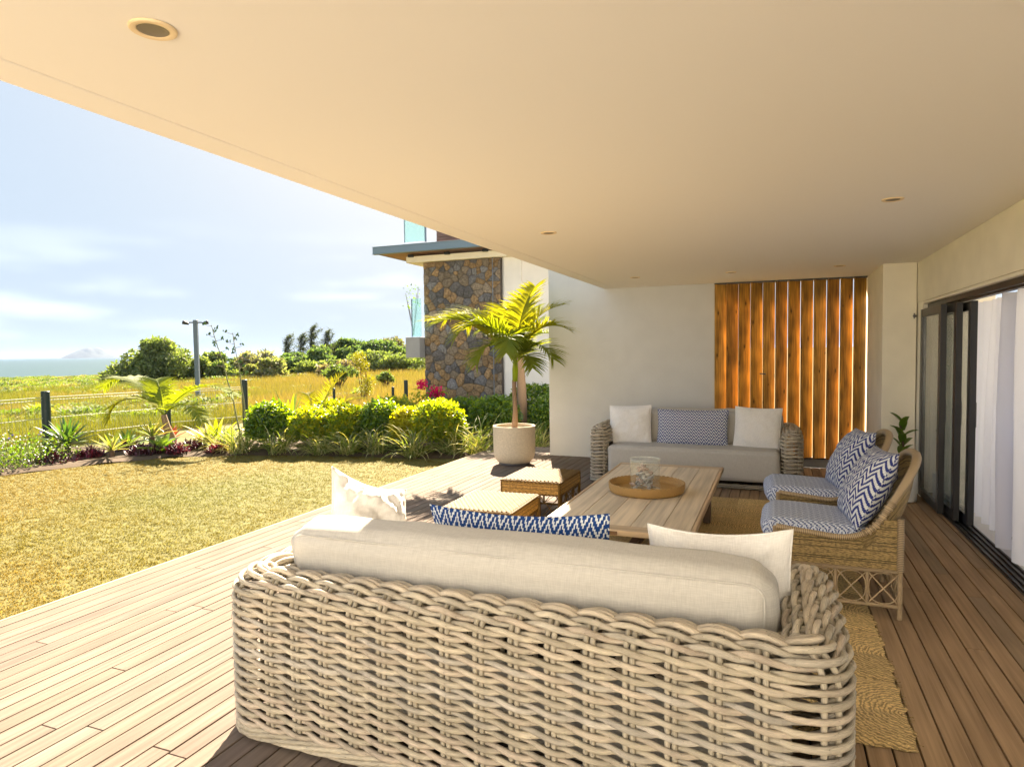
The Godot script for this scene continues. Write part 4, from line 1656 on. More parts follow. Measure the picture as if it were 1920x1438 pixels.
func build_chairs() -> void:
	var cane := Color(0.42, 0.32, 0.2)
	var c := thing("rattan_armchair", "rattan armchair with curved back and cushions, nearer to us, beside the jute rug's edge", "armchair", Vector3(0.335, 0, -4.72), 0.0, "rattan armchairs")
	var b := MB.new()
	var pts := PackedVector3Array()
	for i in 121:
		pts.append(chair_rim(-1.0 + i / 60.0))
	var rad := PackedFloat32Array()
	for i in 121:
		rad.append(0.017 + 0.009 * smoothstep(0.45, 0.75, 1.0 - absf(-1.0 + i / 60.0)))
	b.tube(pts, rad, 10, cane * 1.35)
	part("wrapped_rim", b, M.wrap, c)
	# bindings where the rim bends up
	b = MB.new()
	for s in [-1.0, 1.0]:
		for k in 9:
			var t: float = s * (0.62 - k * 0.024)
			var p := chair_rim(t)
			var d := (chair_rim(t - 0.01) - chair_rim(t + 0.01)).normalized() * 0.006
			b.tube(PackedVector3Array([p - d, p + d]), PackedFloat32Array([0.0255]), 10, cane * (1.5 if k % 2 else 0.9))
	part("rim_binding", b, M.cane, c)
	# inner shell of the back: from the rim down to the seat, bellied outwards
	b = MB.new()
	var p2 := PackedVector3Array()
	var uv := PackedVector2Array()
	var nu := 41
	for j in 15:
		var v := j / 14.0
		for i in nu:
			var t := lerpf(-0.64, 0.64, i / (nu - 1.0))
			var rimp := chair_rim(t)
			var a := lerpf(-1.35, 1.35, i / (nu - 1.0))
			var foot := Vector3(0.1 + 0.16 * cos(a), 0.36, -0.31 * sin(a) if false else signf(rimp.z) * 0.31 * absf(sin(a)))
			var p := rimp.lerp(foot, v)
			var belly := sin(v * PI) * 0.05
			p += Vector3(belly * cos(a), -0.02 * sin(v * PI), belly * sin(a) * -0.5 if false else signf(rimp.z) * belly * 0.5 * absf(sin(a)))
			p2.append(p)
			uv.append(Vector2(a * 0.3, v * 0.55))
	b.sheet(p2, nu, 15, uv)
	part("woven_back", b, M.weave, c)
	# side panels below the arms, front and back panels
	for s in [-1.0, 1.0]:
		b = MB.new()
		p2 = PackedVector3Array()
		uv = PackedVector2Array()
		for j in 9:
			for i in 25:
				var x := lerpf(-0.335, 0.345, i / 24.0)
				var top := 0.585
				for k in 60:
					var rp := chair_rim(-1.0 + k / 80.0)
					if rp.x >= x:
						top = minf(rp.y, 0.585)
						break
				var y := lerpf(0.278, top, j / 8.0)
				p2.append(Vector3(x, y, s * 0.345))
				uv.append(Vector2(x, y))
		b.sheet(p2, 25, 9, uv)
		part("woven_side", b, M.weave, c)
	for e in [[-0.335, 0.47], [0.345, 0.56]]:
		b = MB.new()
		b.box(Vector3(e[0], (0.278 + e[1]) / 2, 0), Vector3(0.012, e[1] - 0.278, 0.68), Color.WHITE, 0.002, Basis.IDENTITY, Vector2.ZERO, 2)
		part("woven_front" if e[0] < 0 else "woven_rear", b, M.weave, c)
	b = MB.new()
	b.box(Vector3(0, 0.36, 0), Vector3(0.66, 0.02, 0.67), Color.WHITE, 0.003)
	part("seat_deck", b, M.dark, c)
	var ends := [Vector3(-0.335, 0, 0.345), Vector3(0.345, 0, 0.345), Vector3(0.345, 0, -0.345), Vector3(-0.335, 0, -0.345)]
	for k in 4:
		var p: Vector3 = ends[k]
		var q: Vector3 = ends[(k + 1) % 4]
		b = MB.new()
		b.bar(p, p + Vector3(0, 0.6 if p.x > 0 else 0.5, 0), 0.0145, 8, cane * 1.2)
		part("leg", b, M.cane, c)
		if p.x > 0:
			b = MB.new()
			b.bar(p + Vector3(0.001, 0.285, 0), p + Vector3(0.001, 0.6, 0), 0.019, 10, cane * 1.1)
			part("wrapped_post", b, M.wrap, c)
		b = MB.new()
		b.bar(p + Vector3(0, 0.075, 0), q + Vector3(0, 0.075, 0), 0.0115, 8, cane * 1.25)
		part("bottom_rail", b, M.cane, c)
		b = MB.new()
		b.bar(p + Vector3(0, 0.28, 0), q + Vector3(0, 0.28, 0), 0.012, 8, cane)
		part("skirt_rail", b, M.cane, c)
		var nb := 4
		b = MB.new()
		lattice(b, p, q, 0.08, 0.275, nb, 0.0045, cane * 1.5)
		part("cane_lattice", b, M.cane, c)
		for e in range(1, nb):
			b = MB.new()
			b.bar(p.lerp(q, e / float(nb)) + Vector3(0, 0.075, 0), p.lerp(q, e / float(nb)) + Vector3(0, 0.28, 0), 0.0095, 7, cane * 1.2)
			part("upright_cane", b, M.cane, c)
	b = MB.new()
	rbox(b, Vector3(0.62, 0.15, 0.62), 0.072, 6, 0.02, 0.006, 21)
	var sc := part("seat_cushion", b, M.fleck, c)
	sc.position = Vector3(-0.095, 0.445, 0)
	sc.rotation_degrees.z = -3.0
	twin(c, Vector3(0.335, 0, -5.78), 0.05, "rattan armchair with curved back and cushions, farther from us, nearer the louvre screen", "rattan armchairs")
	for k in 2:
		var o := cushion("cushion", pillow_mesh(0.56, 0.52, 0.22, 31 + k, 0.012, 0.04), M.zigzag_side, ["blue and white zigzag cushion standing on the nearer rattan armchair", "blue and white zigzag cushion standing on the farther rattan armchair"][k], "cushion", Vector3(0.335 + 0.205, 0.715, -4.72 - 1.06 * k), -90.0, -26.0, 3.0, "blue zigzag cushions")
		o.rotation_degrees.y += [4.0, 7.0][k]
	# small plant behind the chairs
	b = MB.new()
	b.lathe(PackedVector2Array([Vector2(0, 0), Vector2(0.13, 0), Vector2(0.138, 0.02), Vector2(0.145, 0.3), Vector2(0.14, 0.305), Vector2(0.133, 0.3), Vector2(0.13, 0.26), Vector2(0, 0.26)]), 40)
	solo("plant_pot", b, M.white_pot, "white round plant pot on the deck behind the armchairs", "plant pot", Vector3(1.22, 0, -7.84))
	var pl := thing("house_plant", "dark green broad leaved plant in the white pot behind the armchairs", "plant", Vector3(1.22, 0.26, -7.84))
	b = MB.new()
	b.tube(PackedVector3Array([Vector3(0, 0, 0), Vector3(0.01, 0.3, 0.01), Vector3(-0.02, 0.54, 0.0)]), PackedFloat32Array([0.012, 0.01, 0.006]), 6, Color.WHITE)
	part("stem", b, M.bark, pl)
	for k in 11:
		b = MB.new()
		var y := 0.2 + 0.034 * k
		blade(b, Vector3(0, y, 0), k * 2.4, rnd(0.6, 1.1), 0.17, 0.085, rnd(0.4, 0.9), 0.25)
		part("leaf", b, M.leaf_hedge_dark, pl)


# ---------------------------------------------------------------- plants
# one long leaf: rises at elevation el towards azimuth az, bends over by bend radians, folded along its middle
func blade(b: MB, base: Vector3, az: float, el: float, length: float, width: float, bend: float, fold := 0.3, seg := 6, col := Color.WHITE, swell := 0.45) -> void:
	var out := Vector3(sin(az), 0, -cos(az))
	var side := Vector3(cos(az), 0, sin(az))
	var p := base
	var s := b.v.size()
	for i in seg + 1:
		var t := float(i) / seg
		var e := el - bend * t * t
		var d := out * cos(e) + Vector3.UP * sin(e)
		var up := -out * sin(e) + Vector3.UP * cos(e)
		var w := width * 0.5 * (pow(t, 0.5) * 1.0 if t < swell and swell < 0.44 else 1.0)
		w = width * 0.5 * lerpf(0.55, 1.0, smoothstep(0.0, swell, t)) * pow(maxf(0.0, 1.0 - pow(t, 3.0)), 0.8)
		if i == seg:
			w = 0.0006
		var f := fold * w * 2.0
		b.add(p - side * w + up * f, (up + side * fold * 1.4).normalized(), Vector2(0, t), col)
		b.add(p, up, Vector2(0.5, t), col)
		b.add(p + side * w + up * f, (up - side * fold * 1.4).normalized(), Vector2(1, t), col)
		p += d * (length / seg)
	for i in seg:
		var q := s + i * 3
		b.quad(q, q + 1, q + 4, q + 3)
		b.quad(q + 1, q + 2, q + 5, q + 4)


func leaf_mesh(w: float, l: float) -> ArrayMesh:
	var b := MB.new()
	blade(b, Vector3.ZERO, 0.0, 0.35, l, w, 0.8, 0.25, 3)
	return b.mesh()


func leaf_cloud(parent: Node, called: String, m: Material, n: int, at: Callable, length: float, width: float, up := 0.4, tint := []) -> void:
	var places := []
	var tints := []
	for k in n:
		var p: Vector3 = at.call()
		var d := (Vector3(rnd(-1, 1), rnd(-1, 1), rnd(-1, 1)) + Vector3(0, up, 0)).normalized()
		var x := d.cross(Vector3(rnd(-1, 1), rnd(-1, 1), rnd(-1, 1))).normalized()
		var s := rnd(0.65, 1.3)
		places.append(Transform3D(Basis(x, d, x.cross(d)) * Basis.from_scale(Vector3(s, s, s)), p))
		if tint.size():
			tints.append(tint[rng.randi() % tint.size()] * rnd(0.75, 1.2))
	stuff(called, leaf_mesh(width, length), m, places, tints, parent)


# one palm frond as a mesh: arching rib with leaflets on both sides
func frond_mesh(az: float, el: float, length: float, bend: float, leaflet: float, n: int, droop: float, twist := 0.0, lift := 0.4) -> MB:
	var b := MB.new()
	var out := Vector3(sin(az), 0, -cos(az))
	var side0 := Vector3(cos(az), 0, sin(az))
	var pts := PackedVector3Array()
	var dirs := []
	var ups := []
	var p := Vector3.ZERO
	var seg := 24
	for i in seg + 1:
		var t := float(i) / seg
		var e := el - bend * pow(t, 1.5)
		var d := out * cos(e) + Vector3.UP * sin(e) + side0 * twist * t * 0.5
		pts.append(p)
		dirs.append(d.normalized())
		ups.append((-out * sin(e) + Vector3.UP * cos(e)).normalized())
		p += d.normalized() * length / seg
	var rad := PackedFloat32Array()
	for i in seg + 1:
		rad.append(lerpf(0.011, 0.002, float(i) / seg))
	b.tube(pts, rad, 5)
	for k in n:
		var t := 0.14 + 0.86 * pow(float(k) / (n - 1), 0.95)
		var f := t * seg
		var i := mini(int(f), seg - 1)
		var base := pts[i].lerp(pts[i + 1], f - i)
		var d: Vector3 = dirs[i]
		var up: Vector3 = ups[i]
		var side := d.cross(up).normalized()
		for s in [-1.0, 1.0]:
			var along := lerpf(0.55, 1.5, t) * rnd(0.85, 1.15)
			var dir: Vector3 = (side * s + d * along * 0.75 + up * lift * rnd(0.6, 1.2)).normalized()
			var ll := leaflet * (0.35 + 0.65 * sin(PI * clampf(0.12 + t * 0.78, 0.0, 1.0))) * rnd(0.85, 1.1)
			var wd := 0.031 * (0.6 + 0.4 * sin(PI * t)) * (leaflet / 0.4)
			var q := base
			var nn := (up - dir * up.dot(dir)).normalized()
			var wv := dir.cross(nn).normalized()
			var s0 := b.v.size()
			var dd := dir
			for j in 5:
				var tj := j / 4.0
				var w: float = wd * 0.5 * [0.6, 1.0, 0.85, 0.5, 0.04][j]
				var nv: Vector3 = (nn + wv * 0.25 * s).normalized()
				b.add(q - wv * w, nv, Vector2(0, tj))
				b.add(q + wv * w, nv, Vector2(1, tj))
				dd = (dd + Vector3.DOWN * droop * 0.28 * (0.5 + tj)).normalized()
				q += dd * ll / 4.0
			for j in 4:
				b.quad(s0 + j * 2, s0 + j * 2 + 1, s0 + j * 2 + 3, s0 + j * 2 + 2)
	return b


func rosette(called: String, label: String, category: String, at: Vector3, n: int, length: float, width: float, mats: Array, group := "", el0 := 0.15, el1 := 1.4, bend := 0.5, fold := 0.25, stem := 0.0) -> Node3D:
	var o := thing(called, label, category, at, 0.0, group)
	for k in n:
		var f := float(k) / n
		var b := MB.new()
		var l := length * rnd(0.78, 1.08) * (1.0 - 0.25 * f)
		blade(b, Vector3(0, stem, 0), k * 2.39996 + rnd(-0.2, 0.2), lerpf(el0, el1, f) + rnd(-0.1, 0.1), l, width * rnd(0.85, 1.1), bend * rnd(0.5, 1.3), fold, 7)
		part("leaf", b, mats[rng.randi() % mats.size()], o)
	if stem > 0.0:
		var b := MB.new()
		b.tube(PackedVector3Array([Vector3(0, -0.05, 0), Vector3(0, stem, 0)]), PackedFloat32Array([0.05, 0.045]), 8)
		part("stem", b, M.bark, o)
	return o


func hedge(label: String, at: Vector3, rx: float, ry: float, rz: float, leaves: int, mats: Array, bare := 0.35) -> void:
	var o := thing("hedge_shrub", label, "shrub", at, 0.0, "clipped shrubs along the back of the bed")
	var f := noise(3.5, rng.randi() % 9999, 3)
	var pick := func() -> Vector3:
		for tries in 40:
			var d := Vector3(rnd(-1, 1), rnd(-0.35, 1), rnd(-1, 1))
			# squarish dome, hollow inside, thin towards the foot
			var e := pow(pow(absf(d.x), 2.3) + pow(absf(d.y), 2.3) + pow(absf(d.z), 2.3), 1.0 / 2.3)
			if e > 1.0 or e < 0.62:
				continue
			if d.y < -0.05 and rng.randf() < bare:
				continue
			var bump := 1.0 + 0.2 * f.get_noise_3d(d.x * 0.9, d.y * 0.9, d.z * 0.9)
			if f.get_noise_3d(d.x * 2.2 + 20.0, d.y * 2.2, d.z * 2.2) < -0.32:
				continue
			return Vector3(d.x * rx * bump, ry * 0.46 + d.y * ry * 0.54 * bump, d.z * rz * bump)
		return Vector3(0, ry * 0.6, 0)
	for k in mats.size():
		leaf_cloud(o, "leaves", mats[k], leaves / mats.size(), pick, 0.062, 0.034, 0.5)
	var b := MB.new()
	for k in 26:
		var a := rnd(0, TAU)
		var foot := Vector3(cos(a) * rx * rnd(0.05, 0.35), 0, sin(a) * rz * rnd(0.05, 0.35))
		var top := Vector3(cos(a) * rx * rnd(0.4, 0.9), ry * rnd(0.6, 0.9), sin(a) * rz * rnd(0.4, 0.9))
		b.tube(PackedVector3Array([foot, foot.lerp(top, 0.5) + Vector3(rnd(-0.04, 0.04), 0.05, rnd(-0.04, 0.04)), top]), PackedFloat32Array([0.007, 0.005, 0.002]), 4)
	part("branches", b, M.stem_green, o)


func flax(label: String, at: Vector3, n: int, length: float) -> void:
	var o := thing("flax_clump", label, "grass clump", at, 0.0, "variegated strap leaved clumps along the lawn edge")
	for m in 2:
		var b := MB.new()
		for k in n:
			var a := rnd(0, TAU)
			var r := sqrt(rng.randf()) * 0.16
			blade(b, Vector3(cos(a * 1.7 + k) * r, 0, sin(a * 1.7 + k) * r), a, rnd(0.35, 1.35), length * rnd(0.6, 1.15), rnd(0.014, 0.022), rnd(0.9, 2.0), 0.3, 6)
		var p := part("leaves", b, M.leaf_flax if m == 0 else M.leaf_flax_pale, o)
		p.set_meta("kind", "stuff")


func purple_clump(label: String, at: Vector3, r: float, pink := false) -> void:
	var o := thing("purple_plant", label, "plant", at, 0.0, "low purple leaved plants at the front of the bed")
	for m in 2:
		var b := MB.new()
		for k in 110:
			var a := rnd(0, TAU)
			var q := sqrt(rng.randf()) * r
			blade(b, Vector3(cos(a) * q, rnd(0.02, 0.16) * (1.2 - q / r), sin(a) * q), rnd(0, TAU), rnd(0.2, 1.3), rnd(0.1, 0.17), 0.028, rnd(0.1, 0.8), 0.25, 4)
		var p := part("leaves", b, M.leaf_purple if m == 0 or not pink else M.leaf_pink, o)
		p.set_meta("kind", "stuff")


func build_garden() -> void:
	# soil of the bed, in a low uneven strip behind the lawn edge
	var b := MB.new()
	var p := PackedVector3Array()
	var f := noise(1.3, 401, 3)
	var nu := 90
	for j in 14:
		for i in nu:
			var x := lerpf(-13.2, -2.6, i / (nu - 1.0))
			var z := bed_edge(x) - 0.02 + 0.05 * f.get_noise_2d(x * 2.0, 3.0) - j * 0.28
			p.append(Vector3(x, -0.1 + (0.0 if j == 0 else 0.035) + 0.03 * f.get_noise_2d(x * 2.0, z * 2.0), z))
	b.sheet(p, nu, 14)
	struct("bed_soil", b, M.soil)
	build_potted_palm()
	# shrubs, left to right
	var hs := [
		[-8.4, -9.35, 0.44, 0.86, 0.42, "dark green clipped shrub at the left end of the hedge row", 1, 5200],
		[-7.62, -9.5, 0.4, 0.76, 0.4, "yellow green clipped shrub second from the hedge row's left end", 0, 4600],
		[-7.05, -9.75, 0.4, 0.8, 0.4, "mixed green clipped shrub third from the hedge row's left end", 0, 4600],
		[-6.5, -10.0, 0.42, 0.86, 0.42, "clipped shrub with dark shadowed side, left of the golden shrub", 1, 4800],
		[-5.98, -10.0, 0.3, 0.76, 0.36, "golden yellow leaved shrub in the middle of the hedge row", 2, 4200],
		[-5.36, -10.0, 0.5, 0.88, 0.46, "broad bushy shrub with bare lower stems right of the golden shrub", 0, 6400],
		[-4.8, -11.15, 0.52, 0.88, 0.45, "green clipped shrub just left of the potted palm's pot", 3, 6000],
		[-3.8, -11.75, 0.55, 0.9, 0.45, "green clipped shrub behind the potted palm beside the grey wall", 3, 6000],
		[-8.0, -10.6, 0.5, 0.8, 0.45, "light green shrub in the back row behind the left end of the hedge", 0, 3600],
		[-6.9, -11.0, 0.6, 0.85, 0.45, "light green shrub in the back row left of the dark fence stake", 0, 4200],
		[-5.6, -11.6, 0.62, 0.82, 0.45, "dark green shrub in the back row under the pink flowers", 3, 4200],
		[-4.5, -12.6, 0.7, 1.05, 0.5, "dark green shrub against the stone wall's right corner", 3, 4400],
		[-3.7, -12.9, 0.6, 1.25, 0.5, "tall dark green shrub against the white wall behind the palm", 3, 4400]]
	for h in hs:
		var mats: Array = [[M.leaf_hedge, M.leaf_yellow, M.leaf_hedge], [M.leaf_hedge_dark, M.leaf_hedge], [M.leaf_yellow], [M.leaf_hedge_dark, M.leaf_hedge_dark, M.leaf_hedge]][h[6]]
		hedge(h[5], Vector3(h[0], -0.1, h[1]), h[2] * 0.92, h[3], h[4], h[7], mats)
	# flax clumps along the front
	var fx := [[-8.65, -8.85, 0.5, "pale striped strap leaved clump at the left end of the front row"], [-7.95, -9.0, 0.52, "striped strap leaved clump below the dark clipped shrub"], [-7.2, -9.2, 0.42, "small striped clump below the yellow green shrub"], [-6.72, -9.3, 0.48, "striped strap leaved clump third from the middle of the lawn edge"], [-6.25, -9.45, 0.52, "pale striped clump left of the golden shrub's foot"], [-5.5, -9.4, 0.52, "pale arching striped clump in front of the broad bushy shrub"], [-4.95, -9.75, 0.5, "striped clump left of the large green grey clump"], [-4.55, -9.85, 0.6, "large green grey strap leaved clump left of the palm pot"], [-3.85, -10.75, 0.45, "small striped clump between the palm pot and the grey wall"]]
	for q in fx:
		flax(q[3], Vector3(q[0], -0.1, q[1]), 62, q[2] * 1.25)
	# rosettes and purple plants at the left
	rosette("agave", "dark green spiky agave rosette by the left fence post", "agave", Vector3(-11.2, 0.0, -7.6), 46, 0.62, 0.06, [M.leaf_agave, M.leaf_agave, M.leaf_hedge_dark], "", 0.0, 1.45, 0.25, 0.3, 0.12)
	rosette("variegated_yucca", "pale striped spiky rosette at the lawn edge, right of the dark agave", "yucca", Vector3(-10.3, -0.1, -7.72), 30, 0.44, 0.04, [M.leaf_flax_pale, M.leaf_flax], "pale striped spiky rosettes", 0.1, 1.4, 0.25, 0.3, 0.14)
	rosette("variegated_yucca", "pale striped spiky rosette farther back, left of the curved palm's trunk", "yucca", Vector3(-10.55, -0.02, -8.7), 26, 0.5, 0.04, [M.leaf_flax_pale, M.leaf_flax], "pale striped spiky rosettes", 0.1, 1.4, 0.3, 0.3, 0.16)
	rosette("broad_agave", "broad leaved light green agave at the lawn edge in front of the curved palm", "agave", Vector3(-9.95, -0.1, -8.42), 15, 0.56, 0.17, [M.leaf_agave_pale, M.leaf_agave_pale, M.leaf_agave], "", 0.2, 1.25, 0.45, 0.25)
	rosette("sword_plant", "yellow green sword leaved plant right of the curved palm's trunk", "sword plant", Vector3(-9.85, -0.1, -9.5), 22, 0.78, 0.1, [M.leaf_sword, M.leaf_flax_pale, M.leaf_sword], "", 0.35, 1.45, 0.35, 0.2)
	rosette("green_agave", "mid green agave between the yellow sword plant and the striped clumps", "agave", Vector3(-9.3, -0.1, -9.25), 18, 0.55, 0.09, [M.leaf_agave, M.leaf_agave_pale], "", 0.15, 1.3, 0.45, 0.25)
	rosette("upright_sword_plant", "upright green sword leaved plant behind the left end of the hedge", "sword plant", Vector3(-8.75, -0.1, -10.2), 20, 1.25, 0.09, [M.leaf_sword, M.leaf_agave_pale], "", 0.75, 1.5, 0.2, 0.2)
	rosette("bromeliad", "orange red bromeliad left of the curved palm's foot", "bromeliad", Vector3(-11.1, -0.05, -9.6), 16, 0.42, 0.055, [M.bromeliad], "orange bromeliads", 0.4, 1.4, 0.4, 0.25)
	rosette("bromeliad", "orange bromeliad right behind the curved palm's foot", "bromeliad", Vector3(-10.3, -0.05, -9.55), 14, 0.38, 0.055, [M.bromeliad, M.leaf_agave_pale], "orange bromeliads", 0.4, 1.4, 0.4, 0.25)
	purple_clump("dark purple leaved clump below the left fence post at the lawn's edge", Vector3(-10.75, -0.1, -7.1), 0.34)
	purple_clump("purple and pink leaved clump between the dark agave and the striped rosette", Vector3(-10.72, -0.1, -7.62), 0.22, true)
	purple_clump("purple leaved clump between the striped rosette and the broad agave", Vector3(-10.05, -0.1, -8.15), 0.3)
	purple_clump("pink purple clump at the right foot of the broad agave", Vector3(-9.6, -0.1, -8.4), 0.2, true)
	purple_clump("dark purple leaved clump at the foot of the curved palm", Vector3(-9.75, -0.1, -8.9), 0.32)
	purple_clump("small reddish clump beside the leftmost striped strap leaved clump", Vector3(-9.0, -0.1, -8.72), 0.16, true)
	rosette("green_agave", "small green agave in the gap between the dark agave and the curved palm", "agave", Vector3(-11.0, -0.05, -8.55), 20, 0.5, 0.07, [M.leaf_agave, M.leaf_agave_pale], "", 0.15, 1.35, 0.4, 0.25)
	rosette("variegated_yucca", "pale striped spiky rosette under the right fronds of the curved palm", "yucca", Vector3(-9.55, -0.08, -9.05), 26, 0.46, 0.04, [M.leaf_flax_pale, M.leaf_flax], "pale striped spiky rosettes", 0.1, 1.4, 0.3, 0.3, 0.12)
	rosette("green_agave", "green agave at the foot of the agave stalks", "agave", Vector3(-9.0, -0.05, -9.75), 18, 0.62, 0.08, [M.leaf_agave_pale, M.leaf_agave], "", 0.2, 1.35, 0.4, 0.25)
	purple_clump("purple leaved clump tucked left of the farther striped rosette", Vector3(-10.75, -0.1, -8.35), 0.26)
	flax("striped strap leaved clump between the small reddish clump and the yellow sword plant", Vector3(-9.2, -0.1, -8.95), 46, 0.5)
	# weedy cover at the far left with small violet flowers
	var w := thing("flowering_ground_cover", "scrubby low plants with violet flowers at the photo's left edge", "ground cover", Vector3(-11.1, -0.1, -6.5))
	for m in 2:
		leaf_cloud(w, "leaves", [M.leaf_hedge_dark, M.leaf_grey][m], 1900, func(): return Vector3(rnd(-0.75, 0.55), absf(rnd(0.0, 0.55)) * rnd(0.3, 1.0), rnd(-0.9, 0.9)), 0.05, 0.022)
	for k in 12:
		b = MB.new()
		for e in 5:
			blade(b, Vector3.ZERO, e * TAU / 5, 0.5, 0.032, 0.026, 0.5, 0.1, 2)
		var fl := part("flower", b, M.violet, w)
		fl.position = Vector3(rnd(-0.6, 0.3), rnd(0.35, 0.62), rnd(-0.8, 0.6))
	build_palms()
	build_fence()


func build_potted_palm() -> void:
	var b := MB.new()
	b.lathe(PackedVector2Array([Vector2(0, 0.028), Vector2(0.2, 0.028), Vector2(0.228, 0.04), Vector2(0.262, 0.075), Vector2(0.286, 0.125), Vector2(0.297, 0.19), Vector2(0.302, 0.54), Vector2(0.299, 0.552), Vector2(0.285, 0.555), Vector2(0.272, 0.552), Vector2(0.269, 0.54), Vector2(0.265, 0.48), Vector2(0, 0.48)]), 64)
	var pot := solo("plant_pot", b, M.pot, "large smooth beige pot with rounded foot on the deck's far corner", "plant pot", Vector3(-3.46, 0, -8.72))
	b = MB.new()
	b.lathe(PackedVector2Array([Vector2(0, 0.004), Vector2(0.205, 0.004), Vector2(0.222, 0.01), Vector2(0.224, 0.036), Vector2(0.219, 0.04), Vector2(0.21, 0.036), Vector2(0, 0.024)]), 48)
	part("saucer", b, M.saucer, pot)
	b = MB.new()
	b.lathe(PackedVector2Array([Vector2(0.0, 0.515), Vector2(0.12, 0.512), Vector2(0.268, 0.5)]), 32)
	part("gravel_top", b, M.sand, pot)
	var t := thing("potted_palm", "young palm with bright yellow green fronds in the beige pot", "palm", Vector3(-3.46, 0.5, -8.72))
	b = MB.new()
	var pts := PackedVector3Array()
	var rad := PackedFloat32Array()
	for i in 26:
		var f := i / 25.0
		pts.append(Vector3(0.012 * sin(f * 5.0) + 0.03 * f, -0.02 + f * 0.72, 0.02 * f))
		rad.append(lerpf(0.045, 0.03, smoothstep(0.0, 0.6, f)) * (1.05 if i % 4 == 0 else 1.0))
	b.tube(pts, rad, 14)
	part("trunk", b, M.bark_pale, t)
	b = MB.new()
	b.tube(PackedVector3Array([Vector3(0.03, 0.68, 0.02), Vector3(0.035, 0.85, 0.02), Vector3(0.04, 1.05, 0.02)]), PackedFloat32Array([0.037, 0.042, 0.02]), 12)
	part("crown_shaft", b, M.frond_green, t)
	var crown := Vector3(0.04, 0.95, 0.02)
	# azimuth (0 away from us, -90 left, 90 right), elevation, length, bend, leaflet length
	var fr := [
		[-92, 0.85, 1.75, 1.1, 0.46, 0], [-80, 1.15, 1.7, 1.75, 0.5, 0], [-70, 1.32, 1.6, 2.2, 0.5, 0], [-110, 1.05, 1.55, 1.55, 0.5, 1], [-135, 1.2, 1.3, 2.3, 0.46, 1],
		[20, 1.42, 1.35, 0.8, 0.44, 0], [60, 1.3, 1.25, 1.2, 0.44, 0], [95, 1.12, 1.15, 1.7, 0.42, 0], [120, 0.9, 1.05, 2.1, 0.4, 1], [165, 1.15, 1.0, 2.7, 0.4, 1],
		[-150, 0.9, 0.95, 2.5, 0.38, 1], [-30, 1.2, 1.4, 1.3, 0.46, 0], [140, 0.5, 0.85, 1.7, 0.36, 2]]
	for q in fr:
		var m := frond_mesh(deg_to_rad(q[0]), q[1], q[2] * 0.9, q[3], q[4], 50, 0.5, rnd(-0.2, 0.2), 0.5)
		var o := part("frond", m, [M.frond, M.frond_green, M.frond_green][q[5]], t)
		o.position = crown + Vector3(0, rnd(-0.05, 0.06), 0)


